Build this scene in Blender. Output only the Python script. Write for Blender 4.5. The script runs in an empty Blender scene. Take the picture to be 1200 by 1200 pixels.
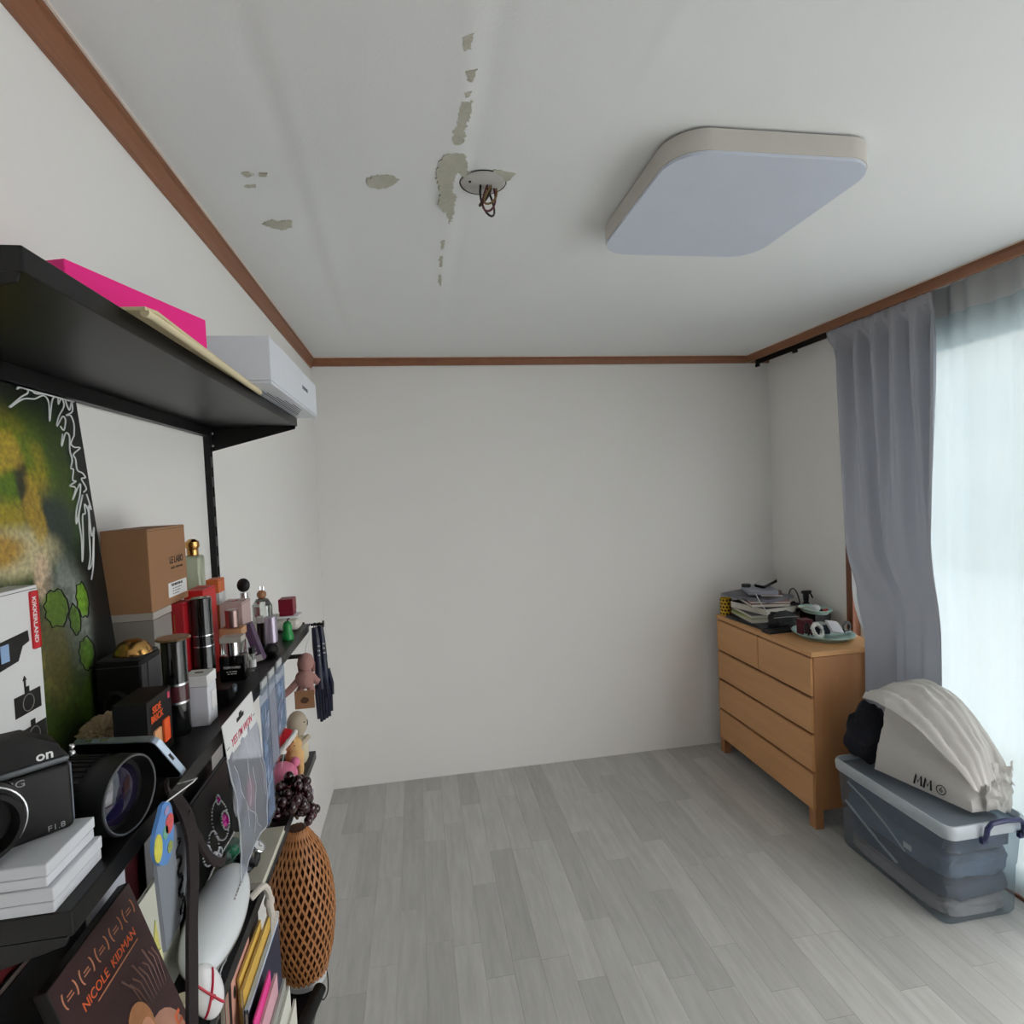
import bpy, bmesh, math, random
from mathutils import Matrix, Vector, Euler, noise
random.seed(7)
PI = math.pi
scene = bpy.context.scene
COL = scene.collection

# ---------------------------------------------------------------- camera
cam_d = bpy.data.cameras.new('camera'); cam_d.sensor_width = 36.0
cam_d.lens = 678.6328/1200*36.0; cam_d.clip_start = .02
cam = bpy.data.objects.new('camera', cam_d); COL.objects.link(cam)
_r = Vector((.98569499, -.16299981, -.0428539)); _u = Vector((.04864688, .0317142, .99831242)); _f = Vector((.16136566, .98611626, -.03918996))
cam.matrix_world = Matrix(((_r.x, _u.x, -_f.x, .5155), (_r.y, _u.y, -_f.y, 0), (_r.z, _u.z, -_f.z, 1.5718), (0, 0, 0, 1)))
scene.camera = cam
# ---------------------------------------------------------------- sky, exposure
w = bpy.data.worlds.new('overcast_sky'); scene.world = w; w.use_nodes = True
bg = w.node_tree.nodes['Background']; bg.inputs[0].default_value = (.99, .992, 1.0, 1); bg.inputs[1].default_value = 2.6
vs = scene.view_settings
vs.view_transform = 'Standard'; vs.look = 'None'; vs.gamma = 1; vs.use_curve_mapping = False; vs.exposure = .78

# ---------------------------------------------------------------- materials
def lin(c):
    return tuple((x/12.92 if x <= .04045 else ((x+.055)/1.055)**2.4) for x in (v/255 for v in c))
MATS = {}
def mat(name, rgb, rough=.6, metal=0, bump=0, bscale=200, var=0, vscale=12, trans=0, spec=.5, coat=0, sheen=0, obj_rand=0, stretch=(1, 1, 1), alpha=1):
    if name in MATS: return MATS[name]
    m = bpy.data.materials.new(name); m.use_nodes = True; nt = m.node_tree; N = nt.nodes; L = nt.links
    b = N['Principled BSDF']; c = lin(rgb)
    b.inputs['Base Color'].default_value = (*c, 1); b.inputs['Roughness'].default_value = rough; b.inputs['Metallic'].default_value = metal
    b.inputs['Transmission Weight'].default_value = trans; b.inputs['Specular IOR Level'].default_value = spec
    b.inputs['Coat Weight'].default_value = coat; b.inputs['Sheen Weight'].default_value = sheen; b.inputs['Alpha'].default_value = alpha
    tc = N.new('ShaderNodeTexCoord'); mp = N.new('ShaderNodeMapping'); mp.inputs['Scale'].default_value = stretch
    L.new(tc.outputs['Object'], mp.inputs[0])
    n1 = N.new('ShaderNodeTexNoise'); n1.inputs['Scale'].default_value = vscale; n1.inputs['Detail'].default_value = 4
    L.new(mp.outputs[0], n1.inputs['Vector'])
    v = var if var else .04
    mx = N.new('ShaderNodeMix'); mx.data_type = 'RGBA'
    mx.inputs[6].default_value = (*[x*(1-v) for x in c], 1); mx.inputs[7].default_value = (*[min(1, x*(1+v)) for x in c], 1)
    L.new(n1.outputs['Fac'], mx.inputs[0]); out = mx.outputs[2]
    if obj_rand:
        oi = N.new('ShaderNodeObjectInfo'); hs = N.new('ShaderNodeHueSaturation')
        mr = N.new('ShaderNodeMapRange'); mr.inputs[3].default_value = 1-obj_rand; mr.inputs[4].default_value = 1+obj_rand
        L.new(oi.outputs['Random'], mr.inputs[0]); L.new(mr.outputs[0], hs.inputs['Value']); L.new(out, hs.inputs['Color']); out = hs.outputs[0]
    L.new(out, b.inputs['Base Color'])
    if bump:
        n2 = N.new('ShaderNodeTexNoise'); n2.inputs['Scale'].default_value = bscale; n2.inputs['Detail'].default_value = 3
        L.new(mp.outputs[0], n2.inputs['Vector'])
        bp = N.new('ShaderNodeBump'); bp.inputs['Strength'].default_value = bump; bp.inputs['Distance'].default_value = .002
        L.new(n2.outputs['Fac'], bp.inputs['Height']); L.new(bp.outputs[0], b.inputs['Normal'])
    MATS[name] = m; return m
def cloth_mat(name, rgb, transp=.0, transl=.3, weave=900):
    if name in MATS: return MATS[name]
    m = mat(name, rgb, .9, bump=.25, bscale=weave, var=.06, vscale=300); nt = m.node_tree; N = nt.nodes; L = nt.links
    b = N['Principled BSDF']; o = N['Material Output']
    t = N.new('ShaderNodeBsdfTranslucent'); t.inputs[0].default_value = (*lin(rgb), 1)
    mx = N.new('ShaderNodeMixShader'); mx.inputs[0].default_value = transl
    L.new(b.outputs[0], mx.inputs[1]); L.new(t.outputs[0], mx.inputs[2]); last = mx.outputs[0]
    if transp:
        tr = N.new('ShaderNodeBsdfTransparent'); m2 = N.new('ShaderNodeMixShader'); m2.inputs[0].default_value = transp
        L.new(last, m2.inputs[1]); L.new(tr.outputs[0], m2.inputs[2]); last = m2.outputs[0]
    L.new(last, o.inputs[0]); return m

# ---------------------------------------------------------------- mesh helpers
class MB:
    """collects shapes into one bmesh"""
    def __init__(s): s.b = bmesh.new()
    def _xf(s, vs, M):
        if M is not None: bmesh.ops.transform(s.b, matrix=M, verts=vs)
        return s
    def box(s, x0, x1, y0, y1, z0, z1, r=0, seg=2, M=None):
        vs = bmesh.ops.create_cube(s.b, size=1)['verts']
        bmesh.ops.transform(s.b, matrix=Matrix.Translation(((x0+x1)/2, (y0+y1)/2, (z0+z1)/2)) @ Matrix.Diagonal((abs(x1-x0), abs(y1-y0), abs(z1-z0), 1)), verts=vs)
        if r:
            es = list({e for v in vs for e in v.link_edges})
            ret = bmesh.ops.bevel(s.b, geom=es, offset=r, segments=seg, affect='EDGES', profile=.5)
            vs = list({v for f in ret['faces'] for v in f.verts} | {v for v in vs if v.is_valid})
        return s._xf(vs, M)
    def lathe(s, prof, seg=24, M=None, sx=1, sy=1):
        rings = []; allv = []
        for (r, z) in prof:
            if r < 1e-6: vs = [s.b.verts.new((0, 0, z))]
            else: vs = [s.b.verts.new((r*sx*math.cos(2*PI*i/seg), r*sy*math.sin(2*PI*i/seg), z)) for i in range(seg)]
            rings.append(vs); allv += vs
        for a, b in zip(rings, rings[1:]):
            for i in range(seg):
                j = (i+1) % seg
                if len(a) == 1 and len(b) == 1: continue
                if len(a) == 1: s.b.faces.new((a[0], b[j], b[i]))
                elif len(b) == 1: s.b.faces.new((a[i], a[j], b[0]))
                else: s.b.faces.new((a[i], a[j], b[j], b[i]))
        if len(rings[0]) > 1: s.b.faces.new(rings[0][::-1])
        if len(rings[-1]) > 1: s.b.faces.new(rings[-1])
        return s._xf(allv, M)
    def cyl(s, r, z0, z1, seg=24, bev=0, M=None):
        if bev: return s.lathe([(r-bev, z0), (r, z0+bev), (r, z1-bev), (r-bev, z1)], seg, M)
        return s.lathe([(r, z0), (r, z1)], seg, M)
    def tube(s, pts, r, seg=8, closed=False, M=None, flat=None):
        pts = [Vector(p) for p in pts]; n = len(pts); rings = []; allv = []
        up = Vector((0, 0, 1)); prev = None
        for i, p in enumerate(pts):
            a = pts[(i-1) % n] if (closed or i > 0) else p; b = pts[(i+1) % n] if (closed or i < n-1) else p
            t = (b-a).normalized() if (b-a).length > 1e-9 else Vector((1, 0, 0))
            if prev is None:
                ref = up if abs(t.z) < .9 else Vector((1, 0, 0)); nx = t.cross(ref).normalized()
            else:
                nx = (prev-t*prev.dot(t))
                nx = nx.normalized() if nx.length > 1e-6 else t.cross(up).normalized()
            prev = nx; ny = t.cross(nx); rr = r[i] if isinstance(r, (list, tuple)) else r
            fl = flat or 1
            vs = [s.b.verts.new(p+nx*rr*math.cos(2*PI*k/seg)+ny*rr*fl*math.sin(2*PI*k/seg)) for k in range(seg)]
            rings.append(vs); allv += vs
        m = n if closed else n-1
        for i in range(m):
            a = rings[i]; b = rings[(i+1) % n]
            for k in range(seg): s.b.faces.new((a[k], a[(k+1) % seg], b[(k+1) % seg], b[k]))
        if not closed: s.b.faces.new(rings[0][::-1]); s.b.faces.new(rings[-1])
        return s._xf(allv, M)
    def prism(s, poly, h0, h1, M=None):
        a = [s.b.verts.new((x, y, h0)) for x, y in poly]; b = [s.b.verts.new((x, y, h1)) for x, y in poly]
        n = len(poly); s.b.faces.new(a[::-1]); s.b.faces.new(b)
        for i in range(n): s.b.faces.new((a[i], a[(i+1) % n], b[(i+1) % n], b[i]))
        return s._xf(a+b, M)
    def grid(s, fn, nu, nv, M=None, thick=0):
        g = [[s.b.verts.new(fn(i/nu, j/nv)) for j in range(nv+1)] for i in range(nu+1)]
        for i in range(nu):
            for j in range(nv): s.b.faces.new((g[i][j], g[i+1][j], g[i+1][j+1], g[i][j+1]))
        return s._xf([v for q in g for v in q], M)
    def sphere(s, r, c=(0, 0, 0), sx=1, sy=1, sz=1, u=16, v=10, M=None):
        vs = bmesh.ops.create_uvsphere(s.b, u_segments=u, v_segments=v, radius=r)['verts']
        bmesh.ops.transform(s.b, matrix=Matrix.Translation(c) @ Matrix.Diagonal((sx, sy, sz, 1)), verts=vs)
        return s._xf(vs, M)
    def lump(s, c, rad, amp=.2, freq=2., seed=0, sub=4, M=None, power=1.):
        vs = bmesh.ops.create_icosphere(s.b, subdivisions=sub, radius=1)['verts']; off = Vector((seed*7.3, seed*3.1, seed*1.7))
        for v in vs:
            d = v.co.normalized()
            q = Vector([math.copysign(abs(t)**power, t) for t in d])
            k = 1+amp*noise.noise(d*freq+off)+amp*.5*noise.noise(d*freq*2.3+off)
            v.co = Vector((q.x*rad[0]*k+c[0], q.y*rad[1]*k+c[1], q.z*rad[2]*k+c[2]))
        return s._xf(vs, M)
def obj(name, mb, m, parent=None, smooth=False, loc=None, rot=None):
    me = bpy.data.meshes.new(name); bmesh.ops.recalc_face_normals(mb.b, faces=mb.b.faces[:]); mb.b.to_mesh(me); mb.b.free()
    if smooth:
        me.polygons.foreach_set('use_smooth', [True]*len(me.polygons))
        try: me.set_sharp_from_angle(angle=math.radians(40))
        except Exception: pass
    me.materials.append(m)
    o = bpy.data.objects.new(name, me); COL.objects.link(o)
    if parent: o.parent = parent
    if loc: o.location = loc
    if rot: o.rotation_euler = rot
    return o
def tag(o, label, cat, group=None):
    o['label'] = label; o['category'] = cat
    if group: o['group'] = group
    return o
def thing(name, label, cat, loc=(0, 0, 0), rot=(0, 0, 0), group=None):
    o = bpy.data.objects.new(name, None); o.empty_display_size = .05; COL.objects.link(o)
    o.location = loc; o.rotation_euler = rot if isinstance(rot, tuple) else (0, 0, rot)
    return tag(o, label, cat, group)
def struct(name, mb, m, parent=None, smooth=False):
    o = obj(name, mb, m, parent, smooth)
    if not parent: o['kind'] = 'structure'
    return o
def dashes(parent, m, y0, y1, z, x, n=4, h=.0016, axis='x'):
    """a line of print too small to read, as short raised strokes"""
    mb = MB(); w_ = (y1-y0)/n
    for k in range(n):
        a = y0+k*w_; b_ = a+w_*(.55+.3*((k*7) % 3)/2)
        if axis == 'x': mb.box(x, x+.0004, a, b_, z-h/2, z+h/2)
        else: mb.box(a, b_, x-.0004, x, z-h/2, z+h/2)
    return obj('small_print', mb, m, parent)
def text(body, size, m, parent, loc, rot, name='lettering', ext=.0002, align='CENTER', sx=1, bold=0):
    cu = bpy.data.curves.new('t', 'FONT'); cu.body = body; cu.size = size; cu.align_x = align; cu.align_y = 'CENTER'; cu.extrude = ext; cu.offset = bold*size; cu.resolution_u = 3
    o = bpy.data.objects.new('t', cu); COL.objects.link(o); dg = bpy.context.evaluated_depsgraph_get()
    me = bpy.data.meshes.new_from_object(o.evaluated_get(dg)); bpy.data.objects.remove(o); bpy.data.curves.remove(cu)
    me.name = name; me.materials.clear(); me.materials.append(m)
    t = bpy.data.objects.new(name, me); COL.objects.link(t); t.parent = parent; t.location = loc; t.rotation_euler = rot; t.scale = (sx, 1, 1)
    return t
FX = (PI/2, 0, PI/2)     # text lying on a face that looks to +x
FY = (PI/2, 0, 0)        # text lying on a face that looks to -y

H = 2.3; W = 2.622; D = 3.183; Y0 = -3.0
m_wall = mat('wall_paper_white', (240, 238, 235), .85, bump=.12, bscale=260, var=.015, vscale=3)
m_ceil = mat('ceiling_paper', (235, 237, 237), .9, bump=.12, bscale=180, var=.03, vscale=2.5)
m_trim = mat('brown_wood_trim', (146, 97, 68), .45, var=.18, vscale=30, stretch=(1, .15, 1))
m_black = mat('black_lacquer', (13, 13, 14), .38, spec=.35, bump=.05, bscale=500)
m_blackm = mat('matte_black_plastic', (13, 13, 14), .5, spec=.35)
m_white = mat('white_card', (228, 228, 228), .6)
m_silver = mat('brushed_silver', (200, 200, 204), .25, 1)
m_ink = mat('black_ink', (22, 20, 20), .7)
# ================================================================ the room
struct('wall_back', MB().box(-.1, W+.1, D, D+.1, -.05, H+.1), m_wall)
struct('wall_left', MB().box(-.1, 0, Y0, D, -.05, H+.1), m_wall)
struct('wall_front', MB().box(-.1, W+.1, Y0-.1, Y0, -.05, H+.1), mat('rear_wall_paper', (150, 140, 128), .85))
WY = 2.53                                       # far jamb of the balcony window
struct('wall_right', MB().box(W, W+.12, WY, D, -.05, H+.1).box(W, W+.12, Y0, WY, 2.12, H+.1).box(W, W+.12, Y0, -1.4, -.05, 2.12), m_wall)
def ridge(x, y):
    z = 0
    for (x0, y0, x1, y1, s, a) in ((.633, .88, .64, 2.2, .022, -.0022), (.68, .7, .67, 2.0, .02, .0018), (.29, .8, .24, 2.7, .03, .0025), (.33, .8, .27, 2.5, .02, -.0015), (.95, .7, .96, 1.2, .01, -.0015), (.883, 1.7, .80, 2.4, .03, .0015)):
        t = (y-y0)/(y1-y0); cx = x0+(x1-x0)*t
        fade = max(0, min(1, (t+.4)*3))*max(0, min(1, (1.25-t)*3))
        z += a*fade*math.exp(-((x-cx)/s)**2)
    for (px, py) in ((.52, 1.62), (.6, 1.5), (.22, 1.45), (.8, 1.45)):
        z += .003*math.exp(-(((x-px)/.04)**2+((y-py)/.1)**2))
    return z
def ceil_fn(u, v):
    x = -.02+u*(W+.04); y = Y0+v*(D-Y0+.02)
    return (x, y, H+ridge(x, y))
cb = MB().grid(ceil_fn, 200, 120); cb.box(-.1, W+.1, Y0, D+.1, H+.02, H+.1)
ceiling = struct('ceiling', cb, m_ceil, smooth=True)
m_torn = mat('torn_paper_plaster', (190, 188, 174), .95, bump=.5, bscale=220, var=.15, vscale=60)
TORN = [[(0.61, 1.285), (0.633, 1.27), (0.655, 1.275), (0.666, 1.341), (0.664, 1.385), (0.647, 1.342), (0.639, 1.361), (0.637, 1.426), (0.649, 1.457), (0.646, 1.546), (0.641, 1.605), (0.626, 1.538), (0.605, 1.503), (0.609, 1.44), (0.596, 1.365), (0.6, 1.312)], [(0.635, 1.106), (0.655, 1.101), (0.655, 1.133), (0.648, 1.186), (0.648, 1.238), (0.627, 1.24), (0.623, 1.203), (0.632, 1.161)], [(0.435, 1.396), (0.459, 1.376), (0.488, 1.37), (0.514, 1.39), (0.496, 1.414), (0.465, 1.435), (0.444, 1.429)], [(0.149, 1.639), (0.178, 1.612), (0.191, 1.621), (0.229, 1.614), (0.221, 1.654), (0.191, 1.671), (0.168, 1.657)], [(0.728, 1.329), (0.777, 1.342), (0.769, 1.369), (0.744, 1.378), (0.721, 1.358)], [(0.165, 1.394), (0.181, 1.385), (0.191, 1.395), (0.176, 1.407)], [(0.203, 1.39), (0.224, 1.389), (0.217, 1.4), (0.202, 1.401)], [(0.158, 1.445), (0.185, 1.439), (0.181, 1.451), (0.158, 1.452)], [(0.638, 1.082), (0.648, 1.077), (0.648, 1.093), (0.64, 1.093)], [(0.634, 1.026), (0.653, 1.02), (0.653, 1.047), (0.643, 1.053)], [(0.625, 0.951), (0.64, 0.943), (0.64, 0.975), (0.628, 0.98)], [(0.622, 1.714), (0.632, 1.702), (0.632, 1.76), (0.625, 1.773)], [(0.622, 1.824), (0.632, 1.817), (0.633, 1.905), (0.625, 1.905)], [(0.625, 1.979), (0.633, 1.964), (0.638, 2.084), (0.628, 2.067)]]
def ragged(pl, amp):
    out = []
    for i, a in enumerate(pl):
        b_ = pl[(i+1) % len(pl)]; L_ = math.hypot(b_[0]-a[0], b_[1]-a[1]); n_ = max(2, int(L_/.004))
        for k in range(n_):
            t_ = k/n_; x_, y_ = a[0]+(b_[0]-a[0])*t_, a[1]+(b_[1]-a[1])*t_
            out.append((x_+amp*noise.noise(Vector((x_*160, y_*160, 1))), y_+amp*noise.noise(Vector((x_*160, y_*160, 7)))))
    return out
for pl in TORN:
    pl = ragged(pl, .0075 if len(pl) > 6 else .005)
    o = obj('torn_paper_patch', MB().prism(pl, H-.0024, H+.012), m_torn, ceiling)
# old lamp hole: pale cover disc with loose wires
cv = thing('ceiling_wire_cover', 'round grey plaster disc with loose wires left on the stained ceiling', 'cover plate', (.707, 1.388, H))
obj('disc', MB().lathe([(0, -.004), (.046, -.004), (.052, -.002), (.053, .004), (0, .004)], 32), mat('plaster_disc', (188, 186, 182), .9, bump=.3, bscale=150, var=.1), cv, True)
obj('rim_shadow_gap', MB().tube([(.0545*math.cos(a), .0545*math.sin(a), -.001) for a in [i*PI/20 for i in range(-14, 24)]], .0012, 6), m_blackm, cv)
for q, (c, off) in enumerate([((25, 22, 22), 0), ((84, 16, 34), .004), ((40, 30, 20), -.004), ((120, 95, 50), .008)]):
    pts = []
    for i in range(15):
        a = i/14*PI*1.25
        pts.append((.010+off+.017*math.sin(a*1.3+q), .01+.008*math.sin(a+q*1.3), -.004-(.066-.008*q)*math.sin(a*.8)))
    obj('wire', MB().tube(pts, .0026, 6), mat('wire_%d' % q, c, .4), cv, True)
obj('screw', MB().cyl(.003, -.006, -.003, 8), m_blackm, cv, loc=(-.032, -.01, 0))

# floor: separate vinyl planks
fl = struct('floor', MB().box(-.1, W+.1, Y0, D+.1, -.06, -.004), mat('floor_joint', (120, 119, 115), .8))
m_plank = bpy.data.materials.new('grey_oak_plank'); m_plank.use_nodes = True
nt = m_plank.node_tree; N = nt.nodes; L = nt.links; b = N['Principled BSDF']; b.inputs['Roughness'].default_value = .42
g = N.new('ShaderNodeNewGeometry'); oi = N.new('ShaderNodeObjectInfo'); ad = N.new('ShaderNodeVectorMath'); ad.operation = 'ADD'
sc = N.new('ShaderNodeVectorMath'); sc.operation = 'MULTIPLY'; sc.inputs[1].default_value = (38, 4, 10)
cmb = N.new('ShaderNodeCombineXYZ'); ml = N.new('ShaderNodeMath'); ml.operation = 'MULTIPLY'; ml.inputs[1].default_value = 50
L.new(oi.outputs['Random'], ml.inputs[0]); L.new(ml.outputs[0], cmb.inputs[0]); L.new(ml.outputs[0], cmb.inputs[1])
L.new(g.outputs['Position'], sc.inputs[0]); L.new(sc.outputs[0], ad.inputs[0]); L.new(cmb.outputs[0], ad.inputs[1])
n1 = N.new('ShaderNodeTexNoise'); n1.inputs['Scale'].default_value = 1; n1.inputs['Detail'].default_value = 6; n1.inputs['Roughness'].default_value = .65; L.new(ad.outputs[0], n1.inputs['Vector'])
cr = N.new('ShaderNodeValToRGB'); cr.color_ramp.elements[0].position = .3; cr.color_ramp.elements[1].position = .72
cr.color_ramp.elements[0].color = (*lin((176, 175, 171)), 1); cr.color_ramp.elements[1].color = (*lin((197, 196, 192)), 1)
hs = N.new('ShaderNodeHueSaturation'); mr = N.new('ShaderNodeMapRange'); mr.inputs[3].default_value = .88; mr.inputs[4].default_value = 1.10
L.new(n1.outputs['Fac'], cr.inputs[0]); L.new(oi.outputs['Random'], mr.inputs[0]); L.new(mr.outputs[0], hs.inputs['Value']); L.new(cr.outputs[0], hs.inputs['Color']); L.new(hs.outputs[0], b.inputs['Base Color'])
bp = N.new('ShaderNodeBump'); bp.inputs['Strength'].default_value = .12; bp.inputs['Distance'].default_value = .001; L.new(n1.outputs['Fac'], bp.inputs['Height']); L.new(bp.outputs[0], b.inputs['Normal'])
pm = None; pw = .0946; x = 0.; row = 0; cnt = 0
while x < W:
    wd = min(pw, W-x); y = .85-random.random()*.7
    while y < D:
        ln = random.choice((.45, .6, .75)); y1 = min(D, y+ln)
        if y1 > .9 and not (x > 2.5 and y1 < 1.2):
            if pm is None:
                o = obj('plank', MB().box(-.5, .5, -.5, .5, -.5, .5), m_plank, fl); pm = o.data
            else:
                o = bpy.data.objects.new('plank', pm); COL.objects.link(o); o.parent = fl
            o.scale = (wd-.0006, y1-y-.0006, .006); o.location = (x+wd/2, (y+y1)/2, -.003+random.random()*.0002); cnt += 1
        y = y1
    x += wd; row += 1
rear = obj('plank_field', MB().box(0, W, Y0, .15, -.006, 0), m_plank, fl); rear['kind'] = 'stuff'

# brown crown trim
def trim(name, prof, p0, p1, horiz):
    mb = MB(); vs = []
    for (x_, y_) in (p0, p1):
        ring = []
        for (d, z) in prof: ring.append(mb.b.verts.new((x_+d*horiz[0], y_+d*horiz[1], H+z)))
        vs.append(ring)
    n = len(prof)
    for i in range(n): mb.b.faces.new((vs[0][i], vs[0][(i+1) % n], vs[1][(i+1) % n], vs[1][i]))
    mb.b.faces.new(vs[0][::-1]); mb.b.faces.new(vs[1])
    return struct(name, mb, m_trim)
PR = [(0, .03), (0, -.05), (.008, -.05), (.010, -.046), (.010, -.043), (.007, -.041), (.011, -.030), (.019, -.016), (.019, -.010), (.025, -.008), (.025, 0.03)]
trim('trim_1', PR, (0, Y0), (0, D), (1, 0))
trim('trim_2', [(d, z if z > -.045 else -.043) for d, z in PR], (0, D), (W, D), (0, -1))
struct('trim_3', MB().box(W-.148, W-.128, Y0, D, H-.041, H+.02, .002).box(W-.153, W-.14, Y0, D, H-.012, H+.02, .002), m_trim)
# skim of white caulk lines beside the trim
struct('trim_4', MB().box(.0255, .030, Y0, D-.03, H-.004, H+.01).box(.03, W-.15, D-.031, D-.0255, H-.004, H+.01).box(W-.158, W-.1532, Y0, D-.03, H-.004, H+.01), mat('white_caulk', (236, 226, 216), .8))

# window (sliding balcony door) in the right wall
m_frame = mat('window_frame_brown', (122, 74, 52), .45, var=.12, vscale=25, stretch=(1, 1, .1))
win = struct('window_1', MB().box(W-.012, W+.11, WY-.002, WY+.04, 0, 2.16, .002).box(W-.012, W+.11, -1.44, -1.4, 0, 2.16, .002), m_frame)
m_pvc = mat('white_pvc', (232, 234, 232), .4)
for (ya, yb, xo) in ((1.36, WY-.002, .03), (.20, 1.40, .065), (-1.4, .24, .03)):
    s = obj('window_sash', MB().box(W+xo, W+xo+.03, ya, ya+.045, .0, 2.12).box(W+xo, W+xo+.03, yb-.045, yb, .0, 2.12).box(W+xo, W+xo+.03, ya, yb, 2.06, 2.12).box(W+xo, W+xo+.03, ya, yb, 0, .09), m_pvc, win)
    gm = MATS.get('window_glass')
    if not gm:
        gm = bpy.data.materials.new('window_glass'); gm.use_nodes = True; n_ = gm.node_tree; MATS['window_glass'] = gm
        gl = n_.nodes.new('ShaderNodeBsdfGlossy'); gl.inputs['Roughness'].default_value = .02; tr = n_.nodes.new('ShaderNodeBsdfTransparent'); tr.inputs[0].default_value = (.97, .97, .965, 1)
        mx = n_.nodes.new('ShaderNodeMixShader'); mx.inputs[0].default_value = .06
        n_.links.new(tr.outputs[0], mx.inputs[1]); n_.links.new(gl.outputs[0], mx.inputs[2]); n_.links.new(mx.outputs[0], n_.nodes['Material Output'].inputs[0])
    obj('pane', MB().box(W+xo+.012, W+xo+.016, ya+.045, yb-.045, .09, 2.06), gm, s)
struct('trim_5', MB().box(W-.012, W+.12, -1.4, WY, -.02, .012), m_frame)

# outside: balcony slab, pale ground, the block across
gr = obj('courtyard_ground', MB().box(3.9, 60, -40, 45, -1.8, -1.7), mat('pale_concrete', (225, 228, 228), .9, var=.05, vscale=2)); gr['kind'] = 'structure'
bs = obj('balcony_slab', MB().box(W+.12, 3.75, Y0, D, -.2, -.02), mat('balcony_tile', (205, 205, 200), .6)); bs['kind'] = 'structure'
bld = thing('apartment_block', 'pale apartment block across the courtyard seen through the sheer curtain', 'building', (18, 12, -1.7))
obj('wall', MB().box(0, 6, -16, 16, 0, 7.2), mat('block_render', (196, 196, 192), .9, var=.04, vscale=1), bld)
wm = None
for r_ in range(2):
    for c_ in range(9):
        if wm is None:
            o = obj('window', MB().box(-.06, .02, -.8, .8, 0, 1.4), mat('block_window', (182, 186, 188), .2), bld); wm = o.data
        else:
            o = bpy.data.objects.new('window', wm); COL.objects.link(o); o.parent = bld
        o.location = (0, -14+c_*3.5, 1.3+r_*3)

# ================================================================ ceiling lamp (off)
lp = thing('ceiling_lamp', 'square white ceiling lamp with rounded corners, switched off, flush on the ceiling', 'ceiling lamp', (1.3125, 1.387, H))
def rrect(hx, hy, r, n=8):
    p = []
    for (cx, cy, a0) in ((hx-r, hy-r, 0), (-hx+r, hy-r, PI/2), (-hx+r, -hy+r, PI), (hx-r, -hy+r, 1.5*PI)):
        for i in range(n+1): a = a0+i/n*PI/2; p.append((cx+r*math.cos(a), cy+r*math.sin(a)))
    return p
obj('shadow_line_plate', MB().prism(rrect(.232, .246, .08), -.006, 0), m_blackm, lp)  # black inset standing in for the shadow line between lamp and ceiling
obj('housing', MB().prism(rrect(.2425, .2575, .085, 14), -.049, -.005), mat('lamp_housing', (202, 198, 190), .5), lp, True)
obj('diffuser', MB().prism(rrect(.2405, .2555, .084, 14), -.056, -.049), mat('lamp_diffuser', (205, 212, 226), .35), lp, True)
# ================================================================ curtains
def sheer_fn(u, v):
    y = 2.43-u*1.02; z = .014+v*2.275
    f_ = .5+.5*v
    x = 2.606-.014*v+.009*math.sin(u*31+.6*math.sin(v*2))+.008*math.sin(u*74+1.3+.8*math.sin(v*3))*f_+.004*noise.noise(Vector((u*10, v*2, 0)))
    return (x, y, z)
sh = thing('sheer_curtain', 'white sheer voile curtain hanging over the balcony window', 'curtain', (0, 0, 0))
m_sheer = cloth_mat('white_voile', (196, 211, 216), transp=.12, transl=.31, weave=1500)
obj('voile', MB().grid(sheer_fn, 300, 30), m_sheer, sh, True)
def head_fn(u, v):
    x, y, z = sheer_fn(u, .94+.06*v); return (x-.004-.004*math.sin(u*69), y, 2.175+v*.115)
obj('heading_tape', MB().grid(head_fn, 300, 4), cloth_mat('voile_heading', (226, 226, 226), transp=.1, transl=.35, weave=1500), sh, True)

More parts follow.
